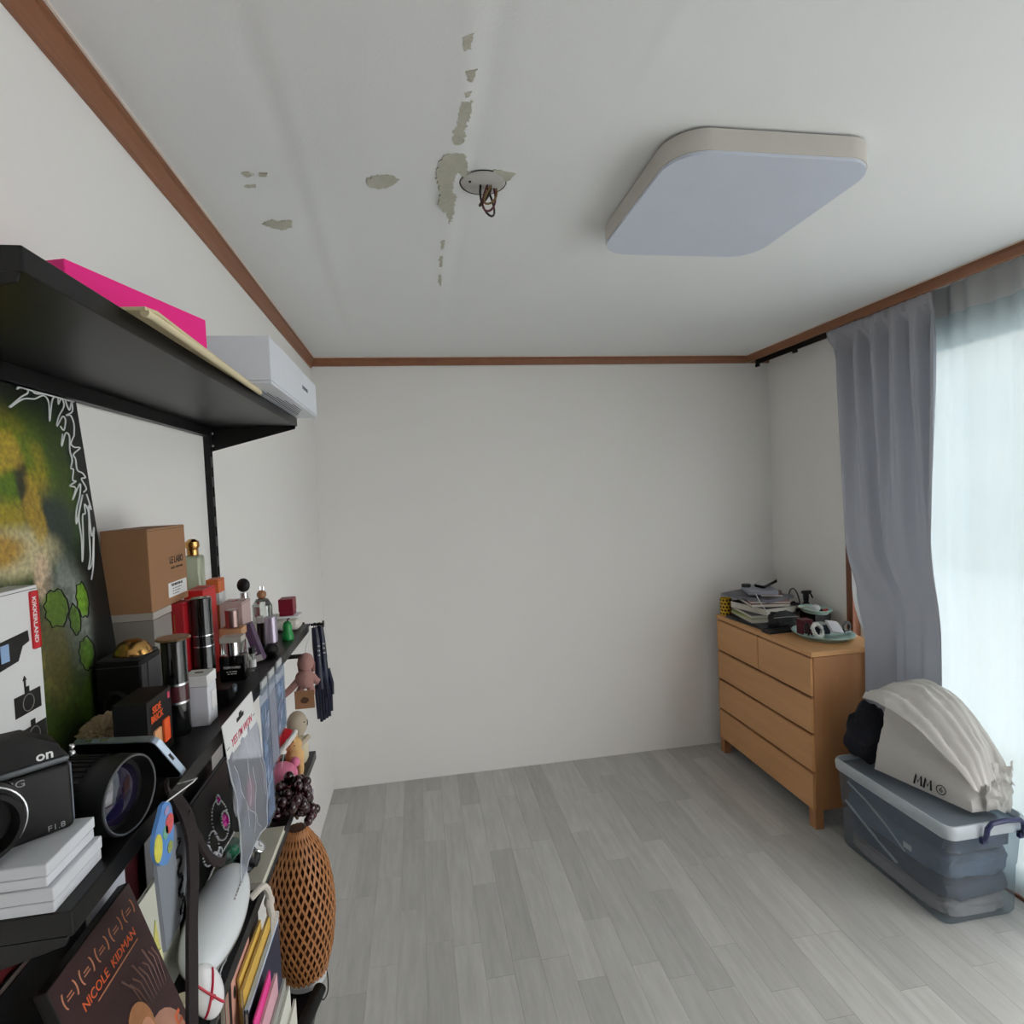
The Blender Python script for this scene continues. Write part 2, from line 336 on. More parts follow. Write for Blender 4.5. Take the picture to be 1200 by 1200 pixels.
cu = thing('grey_curtain', 'grey fabric curtain gathered in deep folds beside the window', 'curtain', (0, 0, 0))
m_cur = cloth_mat('grey_curtain_cloth', (178, 179, 187), transl=.13, weave=700)
LE = [(2.26, 2.520, 2.535), (1.7, 2.515, 2.50), (1.25, 2.51, 2.455), (1.0, 2.48, 2.36), (.87, 2.455, 2.275), (.80, 2.445, 2.260), (.4, 2.43, 2.248), (.04, 2.43, 2.245)]
def ledge(z):
    for (a, b) in zip(LE, LE[1:]):
        if a[0] >= z >= b[0]:
            t = (a[0]-z)/(a[0]-b[0]); 
            return a[1]+(b[1]-a[1])*t, a[2]+(b[2]-a[2])*t
    return LE[-1][1:] if z < 1 else LE[0][1:]
def cur_fn(u, v, off=0):
    z = .04+v*2.222; xl, yl = ledge(z)
    y = yl+(1.955-yl)*u; xr = 2.525+.042*max(0, min(1, (1.3-z)/.5)); q_ = min(1, u/(.17+.73*max(0, min(1, (z-.95)/.5)))); x = xl+(xr-xl)*q_*q_*(3-2*q_)
    t = v
    # sharp pleats near the heading, broad folds further down
    s1 = math.sin(u*2*PI*5.6+.4); top = .030*(math.copysign(abs(s1)**.6, s1))+.012*math.sin(u*2*PI*11+1)
    amp = .45+.55*max(0, min(1, (z-.75)/.5)); low = .046*amp*math.sin(u*2*PI*2.4+2.2)+.010*math.sin(u*2*PI*4.7+.3+z)+.004*noise.noise(Vector((u*9, z*1.5, 3)))
    k = max(0, min(1, (t-.35)/.6)); k = k*k*(3-2*k)
    a = low*(1-k)+top*k
    pin = 1-.55*max(0, (t-.93)/.07)
    x += a*pin - .008*(1-t)+.004*noise.noise(Vector((u*25, z*6, 1)))*max(0, (t-.75)*4)
    y += .012*math.sin(u*2*PI*3+z*1.4)*(1-t)*min(1, 4*u*(1-u))
    # low down the cloth hangs behind the tub and the bag: it turns the corner past the tub's end, then runs along the sheer
    kl = max(0, min(1, (1.2-z)/.38)); kl = kl*kl*(3-2*kl)
    if kl:
        c_ = min(1, u/.3); c_ = c_*c_*(3-2*c_); d_ = max(0, (u-.3)/.7)
        lx = xl+(2.571-xl)*c_+.0125*math.sin(d_*2*PI*2.6)*min(1, d_*6); ly = yl+(2.224-yl)*c_+(1.994-2.224)*d_+.004*math.sin(c_*2*PI)
        x = x+(lx-x)*kl; y = y+(ly-y)*kl
    kt = max(0, min(1, (z-2.17)/.06)); x = x+(2.5015+.004*math.sin(u*2*PI*13)-x)*kt*kt
    return (min(x+off, 2.588), y, z)
obj('cloth', MB().grid(cur_fn, 150, 60), m_cur, cu, True)
def lin_fn(u, v):
    z = .04+v*2.19; xl, yl = ledge(z); k = max(0, 1-abs(z-1.05)/.75)*max(0, min(1, (z-.83)/.1))
    x, y, zz = cur_fn(0, (z-.04)/2.222); return (x+.004+u*.02, yl+.003+.030*k*(1-u), z)
obj('white_lining', MB().grid(lin_fn, 4, 50), cloth_mat('white_lining_cloth', (226, 226, 226), transl=.3), cu, True)
tr = thing('curtain_track', 'slim black curtain track under the brown ceiling moulding', 'curtain rail', (2.5165, 0, H-.041))
obj('rail', MB().box(-.006, .006, 1.99, 3.14, -.020, .0405, .001), m_blackm, tr)
for yy in (3.128, 2.79):
    obj('runner', MB().box(-.007, .007, -.016, .016, -.034, -.0195, .003), m_blackm, tr, loc=(0, yy, 0))

# ================================================================ dresser
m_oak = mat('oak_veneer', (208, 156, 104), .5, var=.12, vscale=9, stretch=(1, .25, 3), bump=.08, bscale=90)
m_oakshade = mat('oak_veneer_shaded', (176, 124, 82), .5, var=.12, vscale=9, stretch=(3, 3, .3), bump=.08, bscale=90)  # same oak made darker: the side's weaker light is put into the colour
m_dark = mat('drawer_gap_shade', (58, 34, 20), .8)  # dark carcass colour stands in for the shade between the drawers
DX, DY, DL, DT = 2.19, 2.275, .815, .80
dr = thing('oak_dresser', 'oak wood chest of drawers with two small and three wide drawers', 'dresser', (DX, DY, 0))
obj('carcass', MB().box(.05, .378, .004, DL-.004, .10, .772, .001), m_dark, dr)
for s_ in (0, DL-.018):
    obj('side_panel', MB().box(.012, .383, s_, s_+.018, .085, .775, .001), m_oakshade, dr)
obj('top_board', MB().box(0, .383, -.002, DL+.002, .777, .80, .0015), m_oak, dr)
def drawer(y0, y1, z0, z1):
    d = obj('drawer', MB().box(0, .02, y0, y1, z0, z1, .0012), m_oak, dr)
    obj('finger_lip', MB().box(.004, .018, y0+.002, y1-.002, z1, z1+.004), m_oakshade, d)
rows = [(.602, .768), (.436, .588), (.262, .422), (.088, .248)]
drawer(.006, .404, *rows[0]); drawer(.409, DL-.006, *rows[0])
for r_ in rows[1:]: drawer(.006, DL-.006, *r_)
for (lx, ly) in ((.006, .0), (.006, DL-.045), (.338, .0), (.338, DL-.045)):
    obj('leg', MB().box(lx, lx+.04, ly, ly+.045, 0, .09, .002), m_oakshade, dr)

# ================================================================ storage box with clothes and tote bag
def plastic(name, rgb, fac):
    m = mat(name, rgb, .35, bump=.06, bscale=60); nt = m.node_tree; N = nt.nodes; L = nt.links
    tr_ = N.new('ShaderNodeBsdfTransparent'); tr_.inputs[0].default_value = (*[min(1, x*1.05) for x in lin(rgb)], 1); mx = N.new('ShaderNodeMixShader'); mx.inputs[0].default_value = fac
    L.new(N['Principled BSDF'].outputs[0], mx.inputs[1]); L.new(tr_.outputs[0], mx.inputs[2]); L.new(mx.outputs[0], N['Material Output'].inputs[0]); return m
m_tub = plastic('clear_blue_plastic', (208, 215, 220), .86); m_lid = plastic('cloudy_plastic_rim', (214, 222, 228), .30)
bxl = (2.388, 1.925, 0)
tb = thing('storage_tub', 'clear plastic storage tub packed with folded clothes, navy clip handle', 'storage box', bxl)
def ring_box(levels, r=.03, cap_bottom=True):
    mb = MB(); rings = []
    for (hx, hy, z) in levels: rings.append([mb.b.verts.new((x_, y_, z)) for x_, y_ in rrect(hx, hy, r, 5)])
    for a, b_ in zip(rings, rings[1:]):
        n = len(a)
        for i in range(n): mb.b.faces.new((a[i], a[(i+1) % n], b_[(i+1) % n], b_[i]))
    if cap_bottom: mb.b.faces.new(rings[0][::-1])
    return mb
obj('tub', ring_box([(.142, .242, .004), (.148, .250, .02), (.151, .254, .18), (.153, .257, .19), (.157, .268, .325)]), m_tub, tb, True)
obj('rim', ring_box([(.158, .269, .318), (.160, .279, .322), (.162, .281, .350), (.158, .275, .366), (.154, .268, .366), (.153, .265, .345)], cap_bottom=False), m_lid, tb, True)
obj('lid_panel', ring_box([(.154, .266, .337), (.154, .266, .345)]), plastic('cloudy_lid', (170, 182, 192), .45), tb, True)
m_navy = mat('navy_plastic', (36, 44, 84), .35)
hd = obj('clip_handle', MB().tube([(-.075, -.288, .318), (-.075, -.296, .335), (-.072, -.298, .362), (-.055, -.298, .378), (0, -.298, .381), (.055, -.298, .378), (.072, -.298, .362), (.075, -.296, .335), (.075, -.288, .318)], .0085, 10), m_navy, tb, True, loc=(.040, 0, 0))
for sx_ in (-.075, .075): obj('hook', MB().box(sx_-.011, sx_+.011, -.293, -.278, .305, .326, .002), m_navy, hd)
cl = [((.0, -.0, .283), (.147, .252, .045), (66, 84, 108), 3), ((0, .0, .192), (.146, .248, .045), (98, 116, 138), 4), ((-.0, -.0, .108), (.143, .244, .040), (76, 84, 100), 5), ((.0, .0, .038), (.138, .238, .030), (176, 166, 164), 6)]
labs = ('dark blue folded clothes at the top inside the storage tub', 'slate blue folded clothes in the middle of the storage tub', 'grey folded clothes low inside the storage tub', 'pale folded clothes at the bottom of the storage tub')
for (c, rad, col, sd), lb in zip(cl, labs):
    o = obj('folded_clothes', MB().lump((0, 0, 0), rad, .05, 6.0, sd, 4, power=.36), mat('cloth_%d' % sd, col, .9, bump=1, bscale=30, var=.4, vscale=14), None, True, loc=(bxl[0]+c[0], bxl[1]+c[1], c[2]))
    tag(o, lb, 'clothes', 'clothes inside the tub')
for k_, (pts, r_) in enumerate(([((-.1513, .20, .29), (-.1502, .10, .26), (-.1488, .0, .215), (-.1460, -.08, .165)), .004], [((-.1470, .22, .20), (-.1438, .12, .155), (-.1432, .02, .115), (-.1428, -.04, .095)), .005])):
    o = obj('drawstring', MB().tube(pts, r_, 6), mat('cord_white', (206, 210, 214), .8), None, True, loc=(bxl[0], bxl[1], 0))
    tag(o, ('upper' if k_ == 0 else 'lower')+' pale cord pressed against the inside wall of the storage tub', 'cord', 'cords inside the tub')
o = obj('paper_tag', MB().box(-.004, 0, -.02, .015, -.008, .012, .001), m_white, None, loc=(bxl[0]-.1455, bxl[1]-.09, .19)); tag(o, 'small white tag inside the storage tub wall', 'tag')

# dark garment on the tub
o = obj('dark_garment', MB().lump((0, 0, .105), (.085, .058, .118), .28, 1.5, 11, 5), cloth_mat('black_navy_cloth', (20, 22, 34), transl=0, weave=500), None, True, loc=(2.345, 2.138, .380))
tag(o, 'crumpled black garment lying on the storage tub lid beside the tote bag', 'garment')
# tote bag
m_tote = cloth_mat('white_cotton_tote', (214, 210, 205), transl=.08, weave=800)
bg_ = thing('tote_bag', 'off white cotton tote bag slumped on the storage tub lid', 'bag', (2.432, 1.875, .3675), .0)
def lerp(a, b, t): return a+(b-a)*t
# four bottom corners, leaning front face (towards -x) carries the print
B0 = [(-.125, .185), (-.045, -.165), (.106, -.170), (.098, .185)]
T0 = [(-.085, .16), (.00, -.10), (.085, -.11), (.085, .17)]
def bag_fn(u, v):
    # u around perimeter, v up
    k = (u*4) % 4; i = int(k) % 4; t = k-int(k); j = (i+1) % 4
    bx_, by_ = lerp(B0[i][0], B0[j][0], t), lerp(B0[i][1], B0[j][1], t); tx, ty = lerp(T0[i][0], T0[j][0], t), lerp(T0[i][1], T0[j][1], t)
    bulge = .022*math.sin(v*PI)*math.sin(t*PI)
    x_, y_ = lerp(bx_, tx, v), lerp(by_, ty, v); r_ = math.hypot(x_, y_)+1e-6
    nz = .010*noise.noise(Vector((x_*14, y_*14, v*4)))+.005*noise.noise(Vector((x_*40, y_*40, v*10)))
    edge = min(1, v*6)
    nz *= .15 if i == 0 and v < .6 else 1
    hz = lerp((.29, .14, .13, .26)[i], (.29, .14, .13, .26)[j], t)
    return (x_*(1+(bulge+nz*edge)/r_), y_*(1+(bulge+nz*edge)/r_), v*hz+.006*edge*noise.noise(Vector((x_*20, y_*20, 9))))
bm_ = MB().grid(bag_fn, 96, 26); bmesh.ops.remove_doubles(bm_.b, verts=bm_.b.verts[:], dist=1e-5)
obj('body', bm_, m_tote, bg_, True)
# cloth flap draped over the top
def flap_fn(u, v):
    xl = lerp(-.168, -.062, v); ux = lerp(xl, .108, u); y_ = lerp(.195, -.192, v)
    crown = .392-(.45*(.42-v)**2 if v < .42 else .63*(v-.42)**2.0)
    hem = .305-.05*v-.17*v**2.4+.012*math.sin(u*7+v*3)
    s_ = (abs(u-.5)*2)**2.0
    fold = .016*abs(math.sin(u*13+v*2.2))+.008*abs(math.sin(u*29+v*4))+.010*noise.noise(Vector((u*5, v*4, 4)))+.004*noise.noise(Vector((u*22, v*20, 4)))
    if v > .93: crown -= (v-.93)*.9
    return (ux-.02*math.sin(v*PI)*(1-u)+.008*noise.noise(Vector((u*4, v*6, 7))), y_+.012*noise.noise(Vector((u*6, v*3, 2))), lerp(crown, hem, s_)+fold-.012)
obj('flap', MB().grid(flap_fn, 64, 64), m_tote, bg_, True)
def crumple_fn(u, v):
    return (lerp(.0, .108, u), -.178+.012*noise.noise(Vector((u*8, v*8, 1)))-.01*math.sin(u*PI), lerp(.005, .17, v)+.01*math.sin(u*7))
obj('side_fold', MB().grid(crumple_fn, 20, 20), m_tote, bg_, True)
# print on the leaning front face: place it along the bottom edge
fdir = Vector((B0[1][0]-B0[0][0], B0[1][1]-B0[0][1], 0)).normalized(); fup = Vector((.05, .0, .3)).normalized(); fn = fdir.cross(fup).normalized(); fup = fn.cross(fdir)
RM = Matrix((fdir, fup, fn)).transposed()
pp = Vector((B0[0][0], B0[0][1], 0))*.36+Vector((B0[1][0], B0[1][1], 0))*.64+fup*.036+fn*.0165
for k_ in (0, 1):
    st = obj('printed_letter', MB().tube([(0, -.015, 0), (.0035, .015, 0), (.011, -.006, 0), (.0195, .015, 0), (.023, -.015, 0)], .0034, 6, flat=.3), m_ink, bg_, loc=tuple(pp-fdir*(.062-.035*k_)), rot=RM.to_euler()); st.scale = (1.15, 1.2, 1)
text('6', .026, m_ink, bg_, pp+fdir*.033, RM.to_euler(), bold=.01)
rg = obj('printed_ring', MB().tube([(.016*math.cos(i*PI/12), .016*math.sin(i*PI/12), 0) for i in range(24)], .0016, 6, closed=True), m_ink, bg_, loc=tuple(pp+fdir*.033), rot=RM.to_euler())
# ================================================================ wall shelving on the left wall
SY0, SY1, SX = .515, 1.573, .221
ZA, ZB, ZC, ZE = 1.779, 1.243, .905, .37
def shelf(z, label, tri=True):
    t = thing('wall_shelf', label, 'shelf', (0, SY0, z), group='black wall shelves')
    ln = SY1-SY0
    obj('board', MB().box(.004, SX, 0, ln, -.021, 0, .0012), m_black, t)
    obj('back_lip', MB().box(.004, .02, .02, ln-.02, -.045, -.021, .001), m_black, t)
    for yy in (.0, ln-.004):
        poly = [(.004, -.021), (SX-.004, -.021), (SX-.006, -.028), (.004, -.082 if tri else -.05)]
        b_ = obj('bracket', MB().prism(poly, 0, .0035, Matrix(((1, 0, 0, 0), (0, 0, 1, 0), (0, 1, 0, 0), (0, 0, 0, 1)))), m_black, t, loc=(0, yy, 0))
        for zz in (-.035, -.066): obj('bolt_head', MB().cyl(.003, -.001, .001, 8, M=Matrix.Rotation(PI/2, 4, 'X')), m_white, b_, loc=(.016, -.0005, zz))
    return t
shelf(ZA, 'top black wall shelf carrying the pink box')
shelf(ZB, 'black wall shelf crowded with perfume and camera gear under the top shelf')
shelf(ZC, 'black wall shelf with toys and jewellery hung below the perfume shelf')
shelf(ZE, 'lowest black wall shelf holding the woven lamp and books')
for yy, lb in ((.53, 'black slotted wall upright behind the painting'), (1.557, 'black slotted wall upright at the free shelf end')):
    u_ = thing('shelf_upright', lb, 'shelf bracket rail', (0, yy, 0))
    ub = MB().box(.0, .0145, -.009, -.0055, .25, 1.83).box(.0, .0145, .0055, .009, .25, 1.83).box(0, .004, -.0055, .0055, .25, 1.83)
    for k_ in range(32): ub.box(.0035, .0145, -.0055, .0055, .26+k_*.05, .285+k_*.05)
    obj('channel', ub, m_black, u_)

# ---------------------------------------------------------------- top shelf
def carton(name, label, cat, x0, x1, y0, y1, z0, z1, m, lid=None, r=.0012, group=None, rotz=0):
    """a card box: body, and a lid or flap seam where the photo shows one"""
    cx, cy = (x0+x1)/2, (y0+y1)/2
    t = thing(name, label, cat, (cx, cy, z0), rotz, group); hx, hy, h = (x1-x0)/2, (y1-y0)/2, z1-z0
    if lid:
        obj('base', MB().box(-hx, hx, -hy, hy, 0, h*lid[0], r), m, t)
        obj('lid', MB().box(-hx-.0008, hx+.0008, -hy-.0008, hy+.0008, h*lid[0]+.0006, h, r), lid[1], t)
    else:
        obj('carton', MB().box(-hx, hx, -hy, hy, 0, h, r), m, t)
        obj('flap_seam', MB().box(-hx*.96, hx*.96, -.0006, .0006, h-.0003, h+.0003).box(hx-.0003, hx+.0003, -hy*.98, hy*.98, h-.004, h-.0034), m_seam, t)
    return t
m_seam = mat('box_seam_shadow', (70, 62, 58), .9)
m_pink = mat('hot_pink_card', (246, 24, 140), .55)
t = carton('pink_box', 'hot pink cardboard box set askew on the top shelf', 'box', .052, .202, .6935, .9185, ZA+.0055, 1.831, m_pink, lid=(.04, m_pink), rotz=math.radians(-16.5))
fb = thing('folded_fabric_board', 'cream padded board lying along the top shelf edge', 'board', (.178, .683, ZA))
obj('board', MB().prism([(.018, 0), (.062, -.004), (.068, .012), (.052, .50), (.040, .505), (.0, .25)], .0005, .004), mat('cream_felt', (214, 198, 158), .9, bump=.5, bscale=400, var=.08, vscale=40), fb, True)
obj('rolled_edge', MB().tube([(.060, 0, -.001), (.062, .014, -.001), (.058, .2, -.001), (.053, .40, -.001), (.0505, .5, -.001)], .005, 10), mat('cream_felt_edge', (226, 212, 176), .9, bump=.4, bscale=400), fb, True)
t = carton('white_product_box', 'white product box overhanging the far end of the top shelf', 'box', .10, .265, 1.12, 1.61, ZA+.0043, 1.8695, mat('white_gloss_card', (226, 230, 238), .35), lid=(.06, mat('white_gloss_card', (226, 230, 238), .35)))
dashes(t, mat('grey_print', (90, 94, 104), .7), .055, .125, .048, .0834, 7, .008)
for k_ in range(5):
    obj('underside_print', MB().box(.045+k_*.006, .047+k_*.006, -.2+.05*k_, .18-.02*k_, -.0004, .0002), mat('grey_print', (90, 94, 104), .7), t)

# ---------------------------------------------------------------- painting
m_paint = bpy.data.materials.new('airbrushed_canvas'); m_paint.use_nodes = True
nt = m_paint.node_tree; N = nt.nodes; L = nt.links; b = N['Principled BSDF']; b.inputs['Roughness'].default_value = .45
tc = N.new('ShaderNodeTexCoord'); sp = N.new('ShaderNodeSeparateXYZ'); L.new(tc.outputs['Object'], sp.inputs[0])
def blob(cy, cz, ry, rz, soft=1.0, dist=.3, ns=9):
    """soft ellipse mask with a noisy rim, in canvas coordinates"""
    nz = N.new('ShaderNodeTexNoise'); nz.inputs['Scale'].default_value = ns; nz.inputs['Detail'].default_value = 5; L.new(tc.outputs['Object'], nz.inputs['Vector'])
    mp = N.new('ShaderNodeMapping'); mp.inputs['Location'].default_value = (0, -cy/ry, -cz/rz); mp.inputs['Scale'].default_value = (0, 1/ry, 1/rz); L.new(tc.outputs['Object'], mp.inputs[0])
    ln = N.new('ShaderNodeVectorMath'); ln.operation = 'LENGTH'; L.new(mp.outputs[0], ln.inputs[0])
    ma = N.new('ShaderNodeMath'); ma.operation = 'MULTIPLY_ADD'; ma.inputs[1].default_value = dist*2; L.new(nz.outputs['Fac'], ma.inputs[0]); L.new(ln.outputs['Value'], ma.inputs[2])
    mr = N.new('ShaderNodeMapRange'); mr.interpolation_type = 'SMOOTHSTEP'; mr.inputs[1].default_value = 1+dist-soft*.5; mr.inputs[2].default_value = 1+dist+soft*.5; mr.inputs[3].default_value = 1; mr.inputs[4].default_value = 0
    L.new(ma.outputs[0], mr.inputs[0]); return mr.outputs[0]
cur = None
def over(col, fac, k=1.):
    global cur
    mx = N.new('ShaderNodeMix'); mx.data_type = 'RGBA'; mx.inputs[7].default_value = (*lin(col), 1)
    if cur is None: mx.inputs[6].default_value = (*lin((26, 30, 30)), 1)
    else: L.new(cur, mx.inputs[6])
    mu = N.new('ShaderNodeMath'); mu.operation = 'MULTIPLY'; mu.inputs[1].default_value = k; L.new(fac, mu.inputs[0]); L.new(mu.outputs[0], mx.inputs[0]); cur = mx.outputs[2]
over((46, 72, 16), blob(.80, .36, .15, .14, 1.0, .5, 14)); over((96, 124, 16), blob(.80, .355, .115, .095, .9, .5, 16), .85)
over((168, 150, 34), blob(.80, .36, .07, .085, .6, .7, 18)); over((96, 128, 20), blob(.80, .385, .05, .05, .6)); over((52, 44, 40), blob(.825, .362, .012, .035, .7, .3), .9)
over((40, 60, 52), blob(.87, .30, .05, .05, .8)); over((208, 196, 152), blob(.80, .275, .075, .032, .7)); over((190, 150, 66), blob(.76, .28, .05, .02, .8)); over((224, 196, 164), blob(.835, .235, .02, .035, .7))
over((150, 158, 150), blob(.875, .165, .05, .085, .8, .4, 26)); over((66, 86, 30), blob(.80, .10, .08, .08, 1.)); over((122, 116, 58), blob(.83, .14, .03, .06, .8, .4))
over((120, 162, 42), blob(.85, .195, .026, .026, .35, .35, 20)); over((122, 170, 50), blob(.91, .195, .014, .024, .3, .25, 20)); over((110, 156, 50), blob(.885, .172, .012, .02, .3, .25, 20)); over((104, 150, 46), blob(.90, .12, .018, .022, .35, .3, 20))
over((70, 92, 24), blob(.905, .05, .06, .05, 1.)); over((16, 18, 18), blob(.965, .10, .05, .13, .6), .9); over((14, 18, 12), blob(.80, .53, .3, .075, .9, .2), .95); over((20, 24, 22), blob(.985, .33, .045, .2, .8, .2), .85)
over((210, 176, 60), blob(.785, .40, .045, .028, .6, .6, 24), .8); over((196, 160, 44), blob(.84, .33, .018, .045, .6, .7, 24), .7); over((40, 44, 30), blob(.85, .15, .05, .08, .3, .9, 45), .5)
gn = N.new('ShaderNodeTexNoise'); gn.inputs['Scale'].default_value = 140; gn.inputs['Detail'].default_value = 6; L.new(tc.outputs['Object'], gn.inputs['Vector'])
gr_ = N.new('ShaderNodeMapRange'); gr_.inputs[1].default_value = .3; gr_.inputs[2].default_value = .7; gr_.inputs[3].default_value = .55; gr_.inputs[4].default_value = 1.12; L.new(gn.outputs['Fac'], gr_.inputs[0])
gv = N.new('ShaderNodeVectorMath'); gv.operation = 'SCALE'; L.new(cur, gv.inputs[0]); L.new(gr_.outputs[0], gv.inputs['Scale']); L.new(gv.outputs[0], b.inputs['Base Color'])
pt = thing('airbrushed_painting', 'large dark canvas with green and yellow airbrush clouds leaning on the wall', 'painting', (.055, 0, ZB+.003), (0, -math.atan(.083), 0))
obj('canvas', MB().box(-.012, 0, .55, .978, 0, .4885, .001), m_paint, pt)
TRIBAL = [[(0.822, 0.46), (0.839, 0.471), (0.852, 0.479), (0.864, 0.485), (0.863, 0.491), (0.852, 0.491), (0.843, 0.486), (0.852, 0.493), (0.873, 0.496), (0.901, 0.509), (0.881, 0.498), (0.875, 0.49), (0.883, 0.487), (0.91, 0.493), (0.929, 0.504)], [(0.824, 0.46), (0.852, 0.475), (0.876, 0.479), (0.897, 0.487), (0.906, 0.479), (0.901, 0.452), (0.912, 0.477), (0.92, 0.488), (0.93, 0.49), (0.929, 0.48), (0.939, 0.49), (0.942, 0.479), (0.924, 0.461), (0.917, 0.447), (0.934, 0.463), (0.94, 0.458), (0.932, 0.443), (0.925, 0.448)], [(0.928, 0.502), (0.92, 0.514), (0.923, 0.506), (0.938, 0.513), (0.97, 0.522), (0.949, 0.516), (0.941, 0.506), (0.954, 0.5), (0.967, 0.503), (0.954, 0.492), (0.948, 0.488), (0.954, 0.475), (0.963, 0.488), (0.961, 0.474), (0.944, 0.466), (0.955, 0.467), (0.96, 0.455), (0.955, 0.437)], [(0.927, 0.437), (0.92, 0.419), (0.935, 0.439), (0.943, 0.435), (0.938, 0.415), (0.94, 0.4), (0.933, 0.388), (0.939, 0.386), (0.933, 0.371), (0.941, 0.369), (0.923, 0.362), (0.937, 0.359), (0.925, 0.342), (0.942, 0.359), (0.951, 0.365), (0.944, 0.347), (0.93, 0.327), (0.924, 0.307), (0.938, 0.327), (0.952, 0.349)], [(0.955, 0.437), (0.944, 0.425), (0.951, 0.42), (0.966, 0.42), (0.946, 0.409), (0.949, 0.402), (0.949, 0.386), (0.961, 0.382), (0.967, 0.375), (0.956, 0.373), (0.965, 0.359), (0.956, 0.353)], [(0.952, 0.349), (0.933, 0.318), (0.931, 0.286), (0.924, 0.252), (0.935, 0.283), (0.943, 0.318), (0.951, 0.321), (0.953, 0.335), (0.96, 0.323), (0.952, 0.288), (0.946, 0.258), (0.936, 0.239), (0.949, 0.249), (0.961, 0.281), (0.968, 0.299), (0.958, 0.287), (0.963, 0.332), (0.969, 0.326), (0.963, 0.35)], [(0.939, 0.223), (0.951, 0.246), (0.968, 0.299)]]
m_line = mat('white_ink_line', (236, 238, 238), .6)
def smooth_poly(l, n=4):
    P_ = [Vector((0.0008, a, b_)) for a, b_ in l]; out_ = []
    for i in range(len(P_)-1):
        p0, p1, p2, p3 = P_[max(0, i-1)], P_[i], P_[i+1], P_[min(len(P_)-1, i+2)]
        for k in range(n):
            t_ = k/n; out_.append(.5*((2*p1)+(-p0+p2)*t_+(2*p0-5*p1+4*p2-p3)*t_*t_+(-p0+3*p1-3*p2+p3)*t_**3))
    return out_+[P_[-1]]
for l in TRIBAL: obj('white_line', MB().tube([(x_, min(y_, .975), min(z_-.003, .4865)) for x_, y_, z_ in smooth_poly(l)], .0011, 5), m_line, pt)
for (cy, cz, ry, rz) in ((.91, .195, .014, .024), (.885, .172, .012, .02), (.85, .195, .024, .024), (.90, .12, .018, .022)):
    obj('black_outline', MB().tube([(.0004, cy+ry*1.05*math.cos(a*PI/10)*(1+.1*math.sin(3*a)), cz+rz*1.05*math.sin(a*PI/10)*(1+.12*math.sin(2*a+cy*90))) for a in range(20)], .0009, 5, closed=True), m_ink, pt)
# ================================================================ things on the perfume shelf
m_wp = mat('white_print', (236, 236, 236), .7); m_or = mat('orange_print', (240, 96, 40), .6)
m_gold = mat('gold_metal', (206, 160, 96), .25, 1); m_chrome = mat('chrome', (222, 222, 226), .1, 1)
m_glass = mat('clear_glass', (240, 246, 240), .04, trans=.92); m_blkgl = mat('black_gloss', (12, 12, 14), .12, coat=.5)
m_red = mat('red_card', (168, 22, 34), .45); m_redb = mat('bright_red_card', (206, 34, 36), .45); m_kraft = mat('kraft_card', (158, 116, 82), .75, bump=.15, bscale=300)
m_grey = mat('grey_card', (138, 132, 126), .7)
RD = (Matrix.Rotation(PI/2, 4, 'Z') @ Matrix.Rotation(PI/2, 4, 'X') @ Matrix.Rotation(-PI/2, 4, 'Z')).to_euler()   # text running down a +x face
# boxed gadget with camera pictograms
t = carton('gadget_box', 'white retail box with camera pictograms in front of the painting', 'box', .060, .090, .50, .7265, ZB, 1.488, m_white)
cy = (.50+.7265)/2; q = lambda y_, z_: (.0152, y_-cy, z_-ZB)
lb = obj('red_label', MB().box(0, .0008, -.0065, .0065, -.032, .032, .002), mat('label_red', (206, 40, 50), .5), t, loc=q(.7175, 1.450))
text('KIKKERLAND', .0082, m_wp, lb, (.001, 0, 0), RD, bold=.02, sx=1.05)
obj('pictogram', MB().prism([(.655, 1.437), (.705, 1.441), (.706, 1.429), (.695, 1.426), (.687, 1.412), (.655, 1.408)], 0, .0006, Matrix(((0, 0, 1, .0150), (1, 0, 0, -cy), (0, 1, 0, -ZB), (0, 0, 0, 1)))), m_ink, t)
obj('pictogram_screen', MB().box(0, .001, -.006, .006, -.008, .010), mat('pict_blue', (150, 180, 220), .5), t, loc=q(.667, 1.424))
obj('arrow', MB().box(0, .0006, -.0012, .0012, -.007, .002).prism([(-.003, .001), (.003, .001), (0, .006)], 0, .0006, Matrix(((0, 0, 1, 0), (1, 0, 0, 0), (0, 1, 0, 0), (0, 0, 0, 1)))), m_ink, t, loc=q(.694, 1.388))
for (y_, z_) in ((.697, 1.364), (.703, 1.326)):
    ic = obj('camera_pictogram', MB().box(0, .0006, -.021, .021, -.011, .011).box(0, .0006, -.004, .003, .011, .0175), m_ink, t, loc=q(y_, z_))
    obj('lens_ring', MB().tube([(.0008, .009*math.cos(k*PI/8), .009*math.sin(k*PI/8)) for k in range(16)], .0005, 4, closed=True), m_grey, ic)
# two white paper boxes under the camera
m_pb = mat('white_paper_box', (214, 216, 222), .55, var=.06, vscale=60)
for z0, z1, x0, x1, y1, lb in ((ZB, 1.2645, .0915, .2085, .588, 'white flat paper box at the shelf edge, lower of the pair under the camera'), (1.265, 1.2845, .0915, .2045, .586, 'white flat paper box directly under the black camera')):
    t = carton('paper_box', lb, 'box', x0, x1, .516, y1, z0, z1, m_pb, lid=(.45, m_pb), group='flat white boxes')
